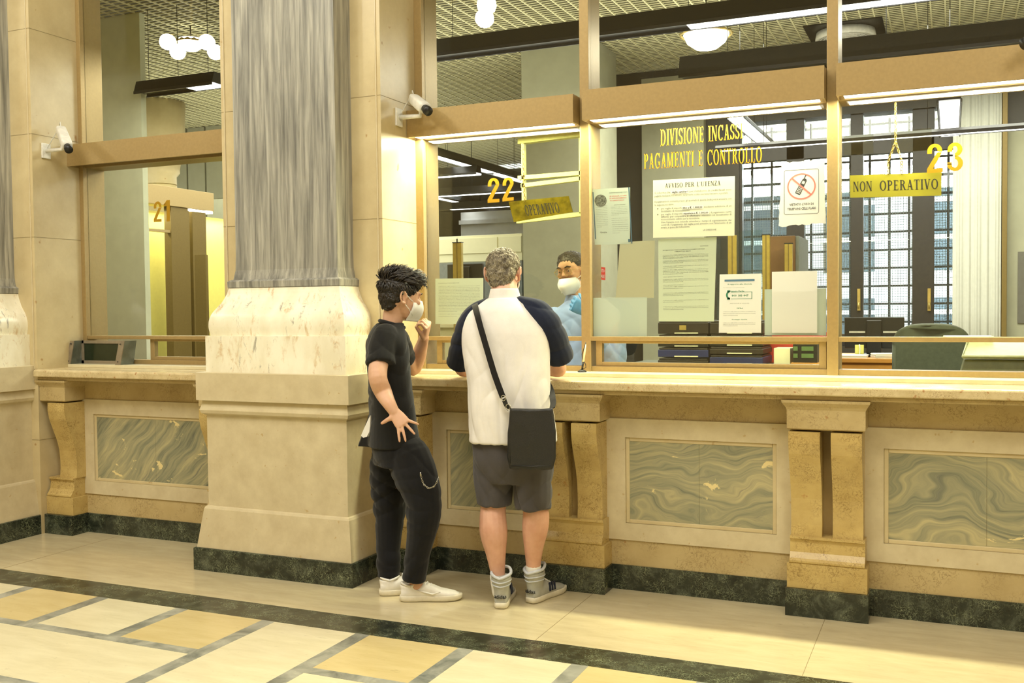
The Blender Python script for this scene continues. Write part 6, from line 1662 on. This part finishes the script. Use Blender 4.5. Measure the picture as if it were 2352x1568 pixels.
gl = MB(); gv = (Vector((0, 0, 1.45))-gw).normalized()
gd = (K(1312, 696, -.22)-gw)
hand(gl, gw, gd, Vector((-0.1, -1, 0.1)), Vector((0, 0, 1)), (0.9, 1.0, 1.0, 1.1), s=1.05, thumb=(0.5, 0.5, 0.5), fr=0.0092)
limb(gl, [(gw-gd.normalized()*0.05, .036), (gw, .031), (gw+gd.normalized()*.02, .030)])
fuse(gl, 'glove', M['glove'], clk, 0.0042, 2, label='light blue disposable glove')
T = mapf(hk, r_, f_, u_, 0.98); Mx = Matrix((r_, f_, u_)).transposed()
hr = MB(); hr.ball(T(0, -.020, .050), (.079, .094, .068), 28, 18, Mx); hr.ball(T(0, -.056, .004), (.070, .054, .060), 20, 14, Mx); hr.ball(T(0, .010, .082), (.062, .056, .030), 20, 12, Mx)
hb = fuse(hr, 'hair', M['hair_clerk'], clk, 0.006, 2, disp=wr(40, 0.002, (1, 1, 1), 2))
lk = MB()
scalp_hair(lk, hb, hk, r_, f_, u_, 0.98, lambda d, rnd: True, lambda d, rnd: ((0.3, 0.6, 0.2) if d.z > .5 else (0, 0.1, -1), 0.4, 0.9), 2600, 0.012, 0.0018, 8)
lk.build('locks', M['hair_clerk'], hb)
for q in (-1, 1):
    e = MB(); e.ball(T(q*.031, .0745, .0), .0118, 14, 10); eo = e.build('eye', M['eye'], clk); e = MB(); e.ball(T(q*.031+.002, .0825, .0), .0062, 10, 8); e.build('iris', M['iris'], eo)
    e = MB(); e.ball(T(q*.031, .0745, .0035), (.0135*.98, .0135, .0118), 14, 10); e.build('eyelid', M['skin_t'], clk)
eb = MB()
for q in (-1, 1): eb.tube([T(q*.013, .101, .020), T(q*.030, .101, .027), T(q*.050, .088, .022)], [.003, .0045, .002], 8)
eb.build('eyebrows', M['hair_clerk'], clk)
gs_ = MB()
for q in (-1, 1):
    gs_.tube([T(q*.033+.024*math.cos(a), .104-.006*abs(math.cos(a))*0, -.006+.022*math.sin(a)) for a in [2*PI*k/24 for k in range(25)]], .0014, 6, cap=False)
    gs_.tube([T(q*.057, .103, .0), T(q*.074, .08, .004), T(q*.082, -.01, .004)], .0014, 6)
gs_.tube([T(-.010, .105, .0), T(0, .109, .004), T(.010, .105, .0)], .0014, 6); go = gs_.build('glasses', M['brass'], clk)
lens = MB()
for q in (-1, 1): lens.loft([ell(T(q*.033, .1035, -.006), r_*.023, u_*.021, 20), ell(T(q*.033, .1045, -.006), r_*.023, u_*.021, 20)])
lens.build('lenses', glass_mat('spectacle_glass', (.97, .97, .95), 1.0), go)
face_mask(mapf(hk, r_, f_, u_, 1)(0, 0.006, -0.030), r_, f_, u_, 1.05, clk, strap=True, beak=0.03, top=-0.014, bot=-0.105)
# ------------------------------------------------------------ hall chandeliers (their globes mirror in the upper windows)
M['globe'] = flat('opal_globe_glass', (1.0, 0.97, 0.86), 0.3, emit=80, var=0)
def chandelier(px_, Yv, label, n=4, R=0.30, gr=0.088):
    v = at(*px_, Yv); c = Vector((v.x, 2*YGL-Yv, v.z))
    t = thing('globe_chandelier', label, 'chandelier', c, 'opal globe chandeliers of the hall')
    for k in range(n):
        q = 2*PI*k/n+0.3; MB().ball(c+Vector((R*math.cos(q), R*math.sin(q), 0)), gr, 20, 12).build('globe', M['globe'], t)
    a = MB()
    for k in range(n):
        q = 2*PI*k/n+0.3; a.tube([c+Vector((0, 0, 0.15)), c+Vector((R*math.cos(q), R*math.sin(q), gr))], 0.012, 8)
    a.build('arm', M['brass'], t)
    MB().tube([c+Vector((0, 0, 0.12)), (c.x, c.y, 7)], 0.014, 8).build('stem', M['brass'], t)
chandelier((440, 108), 9.0, 'brass chandelier of opal globes hanging in the hall, mirrored in upper window 21')
chandelier((1062, 26), 8.4, 'brass chandelier of opal globes hanging in the hall, mirrored in upper window 22')
